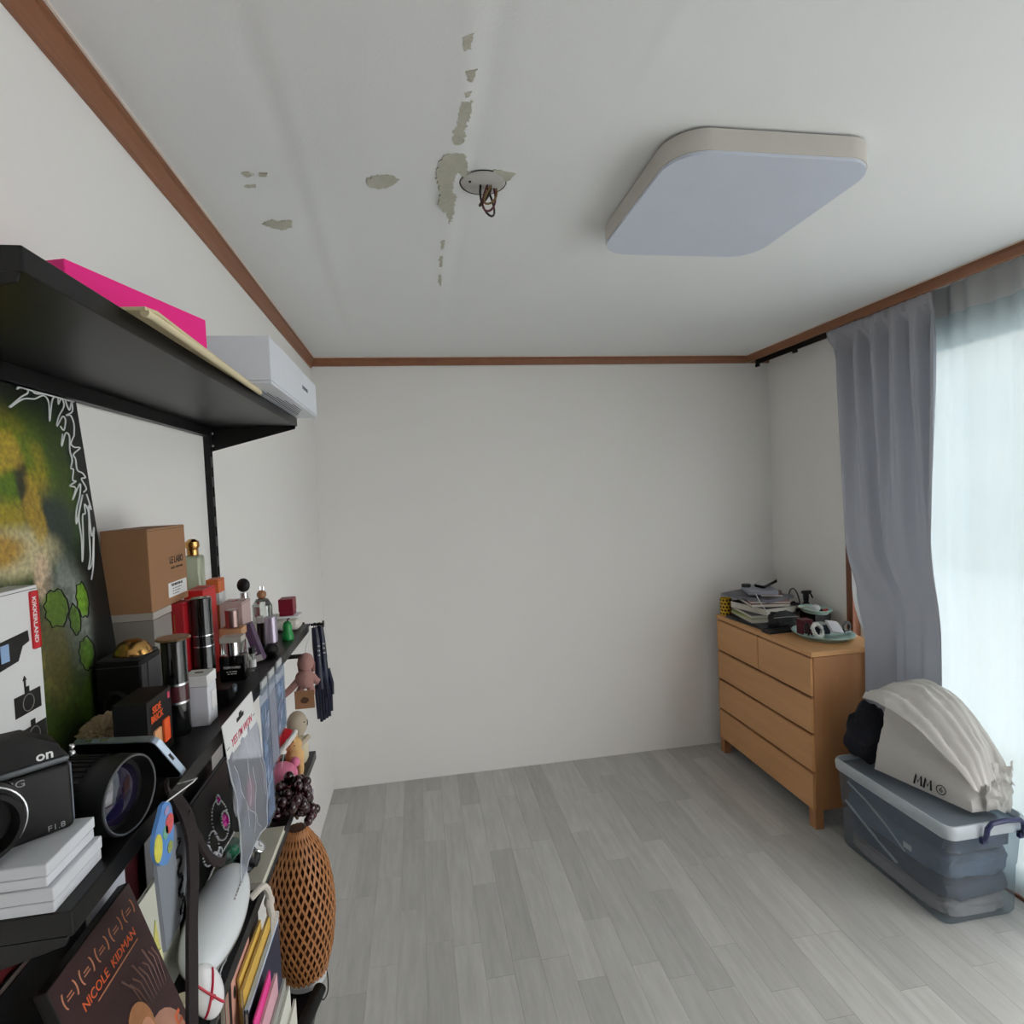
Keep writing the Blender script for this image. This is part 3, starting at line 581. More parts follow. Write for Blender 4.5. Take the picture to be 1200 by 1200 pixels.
# compact camera
th = math.radians(40)
c = thing('compact_camera', 'black compact camera with wide lens and grey side grip', 'camera', (.1435, .5465, 1.2847), th)
obj('body', MB().box(-.0575, .0575, -.015, .015, .0, .060, .005, 3), m_blackm, c, True)
obj('top_plate', MB().box(-.057, .057, -.0145, .0145, .060, .066, .002), mat('gunmetal', (82, 84, 88), .4, .6), c, True)
obj('viewfinder_hump', MB().prism([(-.05, .066), (.054, .066), (.05, .078), (.028, .092), (-.03, .095), (-.05, .085)], -.012, .013, Matrix(((1, 0, 0, 0), (0, 0, 1, 0), (0, 1, 0, 0), (0, 0, 0, 1)))), m_blackm, c, True)
ln_ = obj('lens', MB().lathe([(.033, 0), (.033, .006), (.0305, .007), (.0305, .014), (.0285, .016), (.0285, .024), (.025, .024), (.021, .012), (0, .010)], 40, Matrix.Rotation(PI/2, 4, 'X')), m_blackm, c, True, loc=(-.008, -.014, .0336))
obj('lens_ring', MB().tube([(.0309*math.cos(k*PI/24), -.014, .0309*math.sin(k*PI/24)) for k in range(48)], .0012, 6, closed=True), m_silver, ln_)
obj('side_grip', MB().box(.0555, .0585, -.012, .012, .004, .058, .002), mat('grey_rubber', (108, 114, 126), .5), c, True)
for z_ in (.069, .063): obj('strap_lug', MB().sphere(.0026, (0, 0, 0)), m_chrome, c, True, loc=(.061, -.004, z_))
text('SAMSUNG', .0085, mat('grey_letter', (150, 150, 154), .4), c, (.002, -.0153, .0535), FY, sx=1.2)
text('F1.8', .007, mat('grey_letter', (150, 150, 154), .4), c, (.044, -.0153, .006), FY, sx=1.1)
text('on', .012, m_wp, c, (.040, -.0123, .071), FY, bold=.02)
# big lens
l = thing('camera_lens', 'large black lens with ribbed rubber ring and violet front glass', 'lens', (.2165, .630, ZB+.0385), (0, PI/2, math.radians(-12)))
obj('barrel', MB().lathe([(.030, -.105), (.032, -.104), (.032, -.092), (.036, -.09), (.036, -.022), (.0385, -.018), (.0385, 0), (.0355, 0), (.033, -.012), (0, -.014)], 48), m_blackm, l, True)
rb = MB()
for k in range(40):
    a = 2*PI*k/40; rb.box(-.0013, .0013, -.0012, .0012, -.084, -.03, M=Matrix.Rotation(a, 4, 'Z') @ Matrix.Translation((.0365, 0, 0)))
obj('rubber_grip', rb, m_blackm, l)
obj('front_rim', MB().tube([(.0365*math.cos(k*PI/24), .0365*math.sin(k*PI/24), .0005) for k in range(48)], .0009, 6, closed=True), mat('grey_rim', (130, 132, 136), .3, .6), l)
obj('front_glass', MB().lathe([(0, -.006), (.015, -.0075), (.026, -.0105), (.033, -.015)], 32), mat('violet_coated_glass', (24, 16, 44), .05, coat=1), l, True)
obj('tripod_foot', MB().box(.036, .0382, -.012, .012, -.10, -.04, .001), m_blackm, l)
# smartphone standing on its edge
Pp, Rr, Qq = Vector((.209, .710, 1.305)), Vector((.228, .738, 1.247)), Vector((.100, .760, 1.292))
ex = (Pp-Qq).normalized(); ez = (Pp-Rr); ez = (ez-ex*ez.dot(ex)).normalized(); ey = ez.cross(ex)
PM = Matrix((ex, ey, ez)).transposed().to_4x4()
t = thing('smartphone', 'dark smartphone with silver frame propped beside the big lens', 'phone', tuple(Rr)); t.rotation_euler = PM.to_euler()
sc_ = lambda hx, hz, r_: [(x_-hx, z_+hz) for x_, z_ in rrect(hx, hz, r_, 6)]
MX = Matrix(((1, 0, 0, 0), (0, 0, 1, 0), (0, 1, 0, 0), (0, 0, 0, 1)))
obj('frame', MB().prism(sc_(.065, .034, .010), -.0038, .0038, MX), mat('steel_blue_frame', (168, 180, 196), .3, .8), t, True)
obj('screen', MB().prism([(x_-.0018, z_+.0018) for x_, z_ in sc_(.0632, .0322, .009)], -.0044, -.0036, MX), m_blkgl, t, True)
obj('port', MB().box(-.0004, .0004, -.0015, .0015, -.005, .005), m_ink, t, loc=(0, 0, .034))
for x_ in (-.075, -.10): obj('side_button', MB().box(-.006, .006, -.0015, .0015, 0, .0008), m_silver, t, loc=(x_, 0, .0679))
# fur pouch
fu = obj('fur_pouch', MB().lump((0, 0, .027), (.029, .034, .025), .24, 7, 4, 6), mat('beige_fur', (186, 164, 132), .95, bump=1, bscale=220, var=.45, vscale=130), None, True, loc=(.0945, .838, ZB)); tag(fu, 'fluffy beige fur pouch lying behind the smartphone', 'pouch')
# vintage box camera
t = thing('box_camera', 'old black box camera with a round lens beside the fur pouch', 'camera', (.0875, .925, ZB))
obj('body', MB().box(-.030, .028, -.033, .035, 0, .108, .002), m_blackm, t)
obj('top_plate', MB().box(-.029, .027, -.031, .033, .108, .112, .002), mat('worn_leather', (44, 44, 46), .6, bump=.6, bscale=300), t)
obj('lens', MB().lathe([(.018, 0), (.018, .006), (.014, .008), (.013, .004), (0, .004)], 24, Matrix.Rotation(PI/2, 4, 'X')), m_blackm, t, True, loc=(-.004, -.033, .05))
obj('trim_line', MB().box(-.029, .027, -.0338, -.033, .100, .1012).box(.028, .0288, -.03, .03, .02, .10).box(.0285, .0296, -.012, -.008, .01, .1), mat('edge_silver', (90, 90, 94), .3, .8), t)
# brick-red / black cosmetic box
t = carton('palette_box', 'small black box with orange print in front of the tall black bottle', 'box', .132, .172, .777, .848, ZB, 1.3255, m_blackm)
for s_, z_ in (('SIDE', .067), ('BRICK', .056)): text(s_, .0125, m_or, t, (.0204, -.010, z_), FX, bold=.02, sx=1.0)
obj('printed_swatch', MB().box(0, .0005, -.010, .010, -.015, .015, .002), mat('swatch_tan', (224, 164, 116), .6), t, loc=(.0202, -.013, .026))
obj('printed_swatch', MB().box(0, .0005, -.009, .009, -.015, .015, .002), m_or, t, loc=(.0202, .013, .030))
obj('pink_mark', MB().box(0, .0005, -.003, .003, -.004, .004), mat('pink_print', (226, 80, 110), .6), t, loc=(.0202, .026, .072))
# tall black bottle with rim
t = thing('black_spray_bottle', 'tall glossy black cylinder bottle with gold rimmed top and silver bands', 'bottle', (.164, .886, ZB))
obj('bottle', MB().lathe([(.0155, 0), (.0162, .002), (.0162, .134), (.015, .1365), (0, .1365)], 32), m_blkgl, t, True)
obj('top_rim', MB().lathe([(0, .1366), (.022, .1366), (.0225, .138), (.021, .1395), (0, .1392)], 32), mat('brown_gold', (150, 122, 92), .35, .7), t, True)
for z_ in (.046, .072): obj('silver_band', MB().cyl(.0166, z_, z_+.003, 32), m_silver, t, True)
obj('maroon_band', MB().cyl(.0164, .0495, .0715, 32), mat('maroon_gloss', (70, 28, 36), .2), t, True)
t = thing('gold_dome', 'rounded gold dome cap resting on the old box camera', 'cap', (.093, .925, ZB+.1122))
obj('dome', MB().lathe([(0, .021), (.010, .020), (.018, .015), (.023, .007), (.024, 0), (0, 0)], 32), m_gold, t, True); obj('rim', MB().cyl(.0255, 0, .0025, 32), m_gold, t, True)
# white box
t = carton('white_cosmetic_box', 'plain white upright box beside the black spray bottle', 'box', .166, .199, .9045, .9405, ZB, 1.318, mat('white_box_card', (220, 220, 228), .55), lid=(.78, m_white))
obj('printed_oval', MB().tube([(.006*math.cos(k*PI/8), .003*math.sin(k*PI/8), .0755) for k in range(16)], .0006, 4, closed=True), m_grey, t)
obj('hanging_tag', MB().box(.0165, .0185, -.008, .012, .02, .048, .0008), m_white, t)
# kraft box on grey boxes
carton('grey_box', 'worn grey box standing under the brown kraft box', 'box', .036, .098, .986, 1.053, ZB, 1.4025, m_grey, lid=(.92, mat('grey_lid_card', (178, 172, 164), .6)))
carton('dark_grey_box', 'narrow dark grey box behind the tall red box', 'box', .036, .0755, 1.078, 1.122, ZB, 1.4025, mat('dark_grey_card', (92, 84, 88), .6))
t = carton('kraft_box', 'brown kraft cardboard box with black lettering and white label', 'box', .033, .100, .979, 1.125, 1.403, 1.534, m_kraft)
text('LE LABO', .0165, m_ink, t, (.0336, .030, .073), FX, bold=.02, sx=.9)
text('GRASSE - NEW YORK', .0052, m_ink, t, (.0336, .030, .060), FX)
pl = obj('paper_label', MB().box(0, .0006, -.038, .038, -.012, .012), m_white, t, loc=(.0336, .028, .024))
text('THE MATCHA 26', .0062, m_ink, pl, (.0008, -.004, .0075), FX, bold=.012)
for k in range(3): dashes(pl, mat('grey_print', (90, 94, 104), .7), -.022, .018-.006*k, .0015-.0045*k, .0007, 4, .0012)
# red boxes
t = carton('dark_red_box', 'dark red box with gold stripes beside the kraft box', 'box', .077, .1155, 1.056, 1.098, ZB+.04, 1.4022, m_red)
for k in range(3): obj('gold_stripe', MB().box(-.004+.004*k, -.003+.004*k, -.0213, -.0209, .02, .10), m_gold, t)
carton('red_base_box', 'flat red box underneath the striped dark red box', 'box', .077, .1155, 1.055, 1.099, ZB, ZB+.0395, mat('deep_red_card', (120, 18, 30), .45))
carton('bright_red_box', 'bright red upright box behind the black lipstick tube', 'box', .088, .1205, 1.136, 1.205, ZB, 1.411, m_redb)
t = carton('orange_box', 'slim orange upright box near the wall upright', 'box', .066, .091, 1.312, 1.352, ZB, 1.407, mat('orange_card', (222, 112, 58), .5))
obj('white_band', MB().box(-.0128, .0128, -.0203, .0203, .11, .135), m_white, t)
t = carton('rose_box', 'dusty rose perfume box raised on a white carton', 'box', .106, .150, 1.262, 1.322, 1.308, 1.362, mat('dusty_rose_card', (196, 168, 164), .5))
obj('red_mark', MB().tube([(-.004, -.006, .0545), (.001, 0, .0545), (-.001, .006, .0545), (.004, .009, .0545)], .0008, 5), mat('red_print', (170, 30, 40), .6), t)
carton('white_carton', 'white carton under the dusty rose perfume box', 'box', .104, .150, 1.262, 1.322, ZB, 1.3075, m_white)
carton('burgundy_box', 'small burgundy cube box on the white tablet case', 'box', .165, .198, 1.505, 1.545, 1.2805, 1.3225, mat('burgundy_card', (128, 20, 44), .45), lid=(.22, mat('burgundy_card', (128, 20, 44), .45)))
t = thing('pill_case', 'white rounded case at the far end of the perfume shelf', 'case', (.172, 1.525, ZB))
obj('case', MB().box(-.042, .040, -.026, .030, 0, .030, .012, 4), mat('ivory_plastic', (212, 208, 198), .45), t, True); obj('lid', MB().box(-.042, .040, -.026, .030, .0305, .037, .003, 3), m_white, t, True)
# bottles
t = thing('perfume_bottle', 'tall clear perfume bottle with gold ball cap behind the kraft box', 'perfume bottle', (.072, 1.235, ZB), group='perfume bottles')
obj('glass', MB().box(-.017, .017, -.017, .017, 0, .225, .006, 3), mat('pale_green_glass', (214, 222, 196), .08, trans=.55), t, True)
obj('collar', MB().cyl(.0105, .225, .237, 24, .001), m_gold, t, True); obj('cap', MB().lathe([(.010, .237), (.0135, .243), (.0125, .252), (.006, .257), (0, .258)], 24), m_gold, t, True)
t = thing('lipstick_tube', 'glossy black lipstick tube with two silver rings by the red boxes', 'cosmetics', (.134, 1.085, ZB))
obj('base', MB().cyl(.0172, 0, .078, 32, .001), m_blkgl, t, True); obj('cap', MB().cyl(.0168, .0785, .163, 32, .0015), m_blkgl, t, True)
for z_ in (.078, .097): obj('silver_ring', MB().cyl(.0177, z_, z_+.0018, 32), m_chrome, t, True)
t = thing('perfume_bottle', 'square black perfume bottle with silver neck and flat pale cap', 'perfume bottle', (.169, 1.127, ZB), group='perfume bottles')
obj('bottle', MB().box(-.022, .022, -.012, .014, 0, .047, .003, 2), m_blkgl, t, True); obj('neck', MB().cyl(.0105, .047, .071, 24), m_chrome, t, True); obj('cap', MB().box(-.019, .019, -.013, .015, .0712, .082, .001), mat('pale_cap', (186, 180, 170), .35), t)
text('TOM FORD', .0058, m_wp, t, (.0, -.0123, .026), FY)
dashes(t, m_wp, -.010, .010, .0185, -.0121, 4, .0012, 'y'); dashes(t, m_wp, -.008, .008, .0145, -.0121, 3, .0012, 'y')
t = thing('perfume_bottle', 'perfume bottle with mauve metal cap and wooden collar before the rose box', 'perfume bottle', (.153, 1.185, ZB), group='perfume bottles')
obj('bottle', MB().box(-.019, .019, -.016, .016, 0, .071, .002), m_glass, t, True); obj('wood_collar', MB().box(-.0205, .0205, -.017, .017, .0712, .0855, .001), mat('light_wood', (196, 150, 110), .6, var=.15), t); obj('cap', MB().cyl(.0122, .086, .120, 28, .001), mat('mauve_metal', (150, 126, 122), .3, .8), t, True)
t = thing('makeup_brush', 'black round makeup brush with silver ferrule behind the rose box', 'brush', (.132, 1.343, ZB))
obj('handle', MB().cyl(.006, 0, .10, 16), m_blackm, t, True); obj('ferrule', MB().cyl(.008, .10, .128, 20), m_chrome, t, True); obj('bristles', MB().sphere(.0145, (0, 0, .144), .95, .7, 1.05), m_blackm, t, True)
t = thing('perfume_bottle', 'clear faceted perfume bottle with amber ball stopper and tan label', 'perfume bottle', (.155, 1.395, ZB), group='perfume bottles')
obj('glass', MB().lathe([(.0205, 0), (.022, .003), (.022, .088), (.014, .102), (.009, .104)], 8), m_glass, t); obj('stopper', MB().sphere(.0105, (0, 0, .113)), mat('amber_ball', (160, 112, 78), .2), t, True)
for dx in (-.003, .004): obj('pump', MB().cyl(.0022, .12, .132, 10), m_chrome, t, loc=(dx, 0, 0))
obj('label', MB().box(-.001, .013, -.0224, -.0214, .03, .06), mat('tan_label', (196, 160, 110), .6), t)
dashes(t, m_ink, .0, .012, .045, -.0226, 2, .003, 'y')
t = thing('cream_tube', 'silver and lilac cream tube standing beside the green figurine', 'cosmetics', (.190, 1.318, ZB))
obj('cap', MB().cyl(.011, 0, .02, 24, .001), m_blackm, t, True); obj('tube', MB().lathe([(.0128, .0202), (.0132, .03), (.0125, .075), (0, .075)], 24), mat('lilac_silver', (176, 166, 184), .25, .5), t, True)
t = thing('powder_puff', 'round black puff at the front shelf edge', 'cosmetics', (.198, 1.278, ZB)); obj('puff', MB().sphere(.0145, (0, 0, .0135), 1, 1, .93), m_blackm, t, True); obj('band', MB().tube([(.0146*math.cos(k*PI/10), .0146*math.sin(k*PI/10), .0135) for k in range(20)], .0008, 5, closed=True), m_ink, t)
t = thing('purple_sample_box', 'slim purple carton leaning over at the shelf front', 'box', (.188, 1.243, ZB), (0, math.radians(-17), 0))
obj('carton', MB().box(-.008, .008, -.012, .010, .003, .083, .001), mat('plum_card', (92, 70, 96), .5), t); dashes(t, m_wp, -.004, .004, .030, -.0121, 1, .004, 'y'); dashes(t, m_wp, -.004, .004, .022, -.0121, 1, .004, 'y'); obj('white_panel', MB().box(-.007, .007, -.0124, -.0119, .004, .016), m_white, t)
t = thing('green_figurine', 'small glossy green tree shaped figurine', 'figurine', (.203, 1.412, ZB)); obj('body', MB().lathe([(.0125, 0), (.0135, .004), (.012, .016), (.010, .019), (.0105, .030), (.008, .040), (.004, .043), (0, .044)], 24), mat('green_gloss', (24, 142, 64), .25), t, True); obj('stalk', MB().tube([(0, 0, .042), (.002, 0, .048), (.006, 0, .05)], .0016, 6), m_ink, t)
t = thing('ring_box', 'small black box with a round grey knob under the black perfume bottle', 'box', (.179, 1.018, ZB)); obj('box', MB().box(-.017, .018, -.018, .018, 0, .022, .0015), m_blackm, t); obj('knob', MB().cyl(.007, 0, .005, 24, .001, Matrix.Rotation(PI/2, 4, 'Y')), mat('knob_grey', (120, 130, 142), .3, .6), t, True, loc=(.018, .006, .016))
t = thing('mini_bottle', 'tiny clear sample bottle next to the square black perfume', 'perfume bottle', (.188, 1.175, ZB)); obj('glass', MB().cyl(.0065, 0, .035, 16, .001), m_glass, t, True); obj('cap', MB().cyl(.006, .0352, .046, 16), m_blackm, t, True); obj('label', MB().cyl(.0067, .008, .022, 16), m_white, t, True)
t = thing('mini_bottle', 'small dark amber vial standing behind the cream tube', 'perfume bottle', (.165, 1.335, ZB)); obj('glass', MB().cyl(.008, 0, .06, 16, .001), mat('amber_dark_glass', (50, 22, 14), .1), t, True); obj('cap', MB().cyl(.007, .0602, .074, 16), m_white, t, True)

# ---------------------------------------------------------------- hung at the shelf front and end
def hang(name, label, cat, y, z, x=.226, group=None): return thing(name, label, cat, (x, y, z), 0, group)
t = hang('clear_bag', 'clear plastic bag with a white printed header hung on the shelf front', 'packaging', .945, 1.255)
m_film = plastic('clear_film', (206, 210, 222), .68); m_film2 = plastic('thin_film', (214, 220, 230), .86)
PLX = lambda off: Matrix(((0, 0, 1, off), (1, 0, 0, 0), (0, 1, 0, 0), (0, 0, 0, 1)))
obj('header_card', MB().prism([(-.082, 0), (.067, 0), (.084, -.058), (-.066, -.056)], 0, .0012, PLX(.002)), m_white, t)
obj('hang_hole', MB().box(.0028, .0036, -.018, .016, -.020, -.014, .001).box(.0028, .0036, -.006, .006, -.016, -.009, .001), m_ink, t)
text("YES I'M WON", .0185, mat('crimson_print', (206, 52, 84), .6), t, (.0035, .006, -.041), FX, bold=.002, sx=.95)
for y_ in (-.062, .070): obj('printed_dash', MB().box(.0026, .0034, -.006, .006, -.0006, .0006), m_ink, t, loc=(0, y_, -.041))
def film_fn(u, v): return (.002+.006*math.sin(v*PI)+.003*noise.noise(Vector((u*5, v*5, 0))), lerp(-.066, .084, u)+v*.03, -.056-v*.20+.012*math.sin(u*3))
obj('film_pouch', MB().grid(film_fn, 20, 24), m_film, t, True)
obj('film_edge', MB().tube([film_fn(0, k/12) for k in range(13)]+[film_fn(k/8, 1) for k in range(9)]+[film_fn(1, 1-k/12) for k in range(13)], .0012, 5), plastic('film_weld', (220, 224, 232), .3), t, True)
for k, (ua, va, ub, vb) in enumerate(((.1, .1, .35, .75), (.55, .05, .4, .6), (.8, .1, .95, .7), (.3, .55, .75, .95), (.62, .35, .5, .9))): obj('film_crease', MB().tube([film_fn(lerp(ua, ub, j/8)+.02*math.sin(j*1.3+k), lerp(va, vb, j/8)) for j in range(9)], .0005, 4), plastic('film_weld', (220, 224, 232), .3), t, True)
for k, (y_, z_, c_) in enumerate(((-.02, -.13, (176, 172, 176)), (.04, -.16, (208, 120, 130)), (.02, -.20, (150, 150, 156)))): obj('contents', MB().lump((0, 0, 0), (.004, .02, .03), .3, 2, k, 2), mat('bag_content_%d' % k, c_, .7), t, True, loc=(-.001, y_, z_))
m_photo = mat('blue_photo_print', (112, 140, 176), .25, var=.75, vscale=60, stretch=(1, 1, 1.6))
for k, (y0, y1, x_, z1, lb) in enumerate(((1.062, 1.118, .2275, -.24, 'clear sleeve of blue photo prints nearest the clear printed bag'), (1.120, 1.175, .2265, -.165, 'narrow clear sleeve with pinkish print between two blue sleeves'), (1.178, 1.250, .2255, -.130, 'clear sleeve of blue photo prints by the hanging doll'))):
    t = thing('photo_sleeve', lb, 'photo', (x_, (y0+y1)/2, 1.238), 0, 'photo sleeves hung on the shelf'); h_ = (y1-y0)/2
    obj('print', MB().box(0, .0012, -h_+.004, h_-.004, z1, -.03), m_photo if k != 1 else mat('pinkish_print', (176, 168, 172), .3, var=.35, vscale=50), t)
    obj('sleeve', MB().box(-.0004, .0024, -h_, h_, z1-.004, 0), m_film2, t)
    obj('tape', MB().box(-.0008, .0024, -.018, .018, -.012, .012), plastic('matte_tape', (210, 212, 214), .2), t)
    if k != 1:
        random.seed(20+k); cols = [(196, 216, 236), (70, 86, 120), (36, 42, 62), (140, 176, 214), (226, 232, 240), (160, 140, 170), (96, 120, 150)]
        for j in range(34):
            py_, pz_ = random.uniform(-h_+.012, h_-.012), random.uniform(z1+.016, -.045); a_, b2 = random.uniform(.004, .010), random.uniform(.007, .018); c_ = random.choice(cols)
            obj('photo_patch', MB().prism([(py_-a_, pz_-b2), (py_+a_*.6, pz_-b2*.6), (py_+a_, pz_+b2), (py_-a_*.3, pz_+b2*.7)], .0012, .0013+.00001*j, PLX(0)), mat('photo_%d_%d' % (c_[0], c_[2]), c_, .3), t)
        for j in range(4): obj('photo_frame_line', MB().box(.0012, .0016, -h_+.004, h_-.004, 0, .0016, M=Matrix.Rotation(math.radians(32), 4, 'X')), m_wp if j % 2 else m_ink, t, loc=(0, 0, -.06-.04*j))
hk = thing('shelf_hook', 'black peg hook at the far end of the perfume shelf', 'hook', (.221, 1.581, 1.238))
obj('peg', MB().cyl(.0035, -.03, .034, 10, M=Matrix.Rotation(PI/2, 4, 'Y')), m_blackm, hk); obj('stop_disc', MB().cyl(.009, .034, .037, 16, M=Matrix.Rotation(PI/2, 4, 'Y')), m_blackm, hk); obj('clamp', MB().box(-.03, -.012, -.0075, .004, -.022, .008, .001), m_blackm, hk)
ba = thing('shelf_peg_bar', 'dark bar below the far end of the perfume shelf', 'hook', (.0, 1.58, 1.158)); obj('bar', MB().box(.0145, .205, -.005, .004, -.005, .005, .001), mat('dark_bar', (40, 42, 42), .4), ba); obj('bar_end', MB().box(.205, .209, -.007, .006, -.007, .007, .001), m_blackm, ba)
m_glove = mat('navy_leather', (22, 27, 52), .35, bump=.3, bscale=90)
for (dx, gy, lb, dz) in ((.014, 1.5745, 'navy leather glove hanging in front on the peg hook', 0), (.024, 1.5965, 'navy leather glove hanging outermost on the peg hook', .012)):
    t = thing('leather_glove', lb, 'glove', (.221+dx, gy, 1.2335), 0, 'pair of navy gloves'); t.scale = (1, .75, 1)
    sy_ = (1.581-gy)/.75; obj('hanging_loop', MB().tube([(-.003, 0, -.004), (-.003, sy_*.6, .007), (-.003, sy_, .0086), (.003, sy_, .0086), (.003, sy_*.6, .007), (.003, 0, -.004)], .0011, 6), m_glove, t, True)
    obj('cuff', MB().tube([(0, 0, -.002), (.002, 0, -.05), (.004, .0, -.09)], [.009, .0115, .0115], 12, flat=.9), m_glove, t, True)
    obj('palm', MB().tube([(.004, 0, -.085), (.005, 0, -.13), (.006, 0, -.165)], [.0115, .014, .0125], 12, flat=.8), m_glove, t, True)
    for k, (fx, l_) in enumerate(((-.008, .060), (-.001, .068), (.006, .064), (.012, .05))): obj('finger', MB().tube([(fx*.8+.004, 0, -.155), (fx+.005, .001*k, -.18-dz), (fx+.006, 0, -.185-l_)], [.0058, .0056, .004], 8), m_glove, t, True)
    obj('thumb', MB().tube([(.014, 0, -.12), (.022, 0, -.16), (.023, 0, -.19)], [.006, .006, .004], 8), m_glove, t, True)
    for k in range(3): dashes(t, m_wp, .006, .0125, -.05-.012*k, -.0106, 2, .0035, 'y')
m_plush = mat('dusty_pink_plush', (176, 132, 126), .95, bump=.6, bscale=300, var=.12, vscale=40)
t = thing('hanging_plush', 'dusty pink plush doll dangling on a cord with a kraft tag', 'plush toy', (.208, 1.5455, 1.205))
obj('cord', MB().tube([(.0155, .0335, .0345), (.0160, .027, .026), (.0155, .014, .006), (.007, .003, -.018), (.006, 0, -.034)], .0012, 5), m_wp, t)
obj('head', MB().sphere(.021, (.006, 0, -.055), .95, .85, 1.15), m_plush, t, True); obj('torso', MB().sphere(.024, (.002, 0, -.098), 1.05, .8, 1.05), m_plush, t, True)
for (a, b_, c_) in (((-.014, 0, -.10), (-.034, -.004, -.12), (-.052, -.006, -.135)), ((.018, 0, -.09), (.028, 0, -.105), (.036, 0, -.11)), ((-.006, 0, -.115), (-.014, 0, -.13), (-.02, 0, -.14)), ((.012, 0, -.115), (.016, 0, -.13), (.016, 0, -.14))): obj('limb', MB().tube([a, b_, c_], [.009, .009, .008], 10), m_plush, t, True)
for x_ in (-.010, .012): obj('ear', MB().tube([(x_+.004, 0, -.04), (x_*1.3+.004, .004, -.06), (x_*1.5+.004, .006, -.082)], [.006, .008, .004], 8), mat('plush_ear', (150, 104, 100), .95), t, True)
kt = obj('kraft_tag', MB().box(-.022, .026, -.022, -.0205, -.168, -.122), m_kraft, t); obj('tag_print', MB().lump((0, 0, 0), (.010, .0006, .008), .4, 3, 2, 2), mat('brown_print', (84, 56, 40), .8), kt, loc=(.002, -.0222, -.146))
# ================================================================ lower shelves
def slab_book(name, label, y0, y1, x, th_, z0, z1, m_cover, m_page=None, tilt=0, group=None, cat='book'):
    """thin book standing on edge, cover towards the room, leaning a little on the ones behind"""
    t = thing(name, label, cat, (x, (y0+y1)/2, z0), (0, math.radians(tilt), 0), group); h_, hy = z1-z0, (y1-y0)/2
    obj('front_cover', MB().box(-.0012, 0, -hy, hy, 0, h_), m_cover, t); obj('back_cover', MB().box(-th_, -th_+.0012, -hy, hy, 0, h_), m_cover, t)
    obj('pages', MB().box(-th_+.0013, -.0013, -hy+.001, hy-.002, .001, h_-.001), m_page or m_pages, t)
    return t
m_pages = mat('book_pages', (214, 210, 198), .85, var=.08, vscale=400, stretch=(8, .2, .2))
col = lambda n, c, **k: mat(n, c, k.pop('rough', .5), **k)
def cat_rom(l, n=5):
    P_ = [Vector(p) for p in l]; o_ = []
    for i in range(len(P_)-1):
        p0, p1, p2, p3 = P_[max(0, i-1)], P_[i], P_[i+1], P_[min(len(P_)-1, i+2)]
        for k in range(n): t_ = k/n; o_.append(.5*((2*p1)+(-p0+p2)*t_+(2*p0-5*p1+4*p2-p3)*t_*t_+(-p0+3*p1-3*p2+p3)*t_**3))
    return o_+[P_[-1]]
# --- on the toy shelf (ZC): row of books behind, then trinkets
G = 'books standing on the toy shelf'
slab_book('magazine', 'dark red patterned magazine standing at the near end of the toy shelf', .50, .665, .105, .006, ZC, 1.150, col('dark_red_collage', (120, 40, 44), var=.85, vscale=22), group=G)
slab_book('magazine', 'black magazine standing behind the film case', .55, .72, .118, .008, ZC, 1.128, col('black_cover', (30, 28, 32), var=.3, vscale=30), group=G)
slab_book('magazine', 'white magazine standing beside the film case', .70, .775, .135, .006, ZC, 1.142, col('pale_cover', (196, 198, 210)), group=G)
slab_book('booklet', 'pale cream booklet leaning behind the dark red strap', .745, .88, .150, .005, ZC, 1.075, col('cream_cover', (206, 206, 192)), group=G)
slab_book('magazine', 'maroon book standing far back beside the thick dark book', .88, 1.10, .070, .012, ZC, 1.128, col('maroon_cover', (74, 20, 28)), group=G)
slab_book('magazine', 'thick dark book with grey page tops behind the tiara', .935, 1.185, .100, .016, ZC, 1.098, col('near_black_cover', (26, 30, 28)), m_page=col('grey_pages', (176, 176, 178)), group=G)
slab_book('magazine', 'slim dark book with pale page tops right behind the tiara', .985, 1.20, .124, .008, ZC, 1.072, col('near_black_cover', (26, 30, 28)), m_page=col('pale_pages', (206, 206, 206)), group=G)
# film case with printed sleeve, leaning at the shelf edge
t = thing('film_case', 'dark brown film case with a printed blonde figure leaning at the shelf edge', 'film case', (.2315, .6525, ZC+.002), (0, math.radians(-17.6), 0))
m_case = mat('film_case_sleeve', (62, 42, 46), .3, var=.6, vscale=20, stretch=(1, .5, 2))
obj('case', MB().box(-.012, 0, -.0765, .0765, 0, .236, .001), m_blackm, t)
sl = obj('printed_sleeve', MB().box(0, .0008, -.0755, .0755, .001, .235), m_case, t)
m_laurel = mat('laurel_tan', (196, 130, 96), .6); m_fl = mat('film_orange', (232, 106, 56), .6)
for k in range(5):
    yy = -.056+k*.028
    for s_ in (-1, 1): obj('laurel', MB().tube([(.0012, yy+s_*(.0068+.0036*math.cos(-1.2+j*.4)), .213+.0085*math.sin(-1.2+j*.4)) for j in range(7)], .0008, 4), m_laurel, sl)
    obj('laurel_text', MB().box(.0008, .0012, yy-.005, yy+.005, .210, .2113).box(.0008, .0012, yy-.004, yy+.004, .2135, .2147), m_laurel, sl)
text('NICOLE  KIDMAN', .0135, m_fl, sl, (.0011, .002, .190), FX, sx=.95)
obj('small_print_line', MB().box(.0008, .0012, -.030, .052, .1795, .181), m_laurel, sl)
text('LE', .034, m_fl, sl, (.0011, .052, .062), FX, sx=.85, bold=.015)
for k in range(9): obj('printed_streak', MB().tube([(.0009, .006+.0075*k, .168-.012*abs(math.sin(k*2.1))), (.0009, .016+.0068*k, .150-.01*abs(math.sin(k*1.3))), (.0009, .022+.0055*k, .118-.02*abs(math.sin(k*3.1)))], [.0012, .0009, .0003], 4), mat('streak_tan', (112, 82, 74), .6), sl)
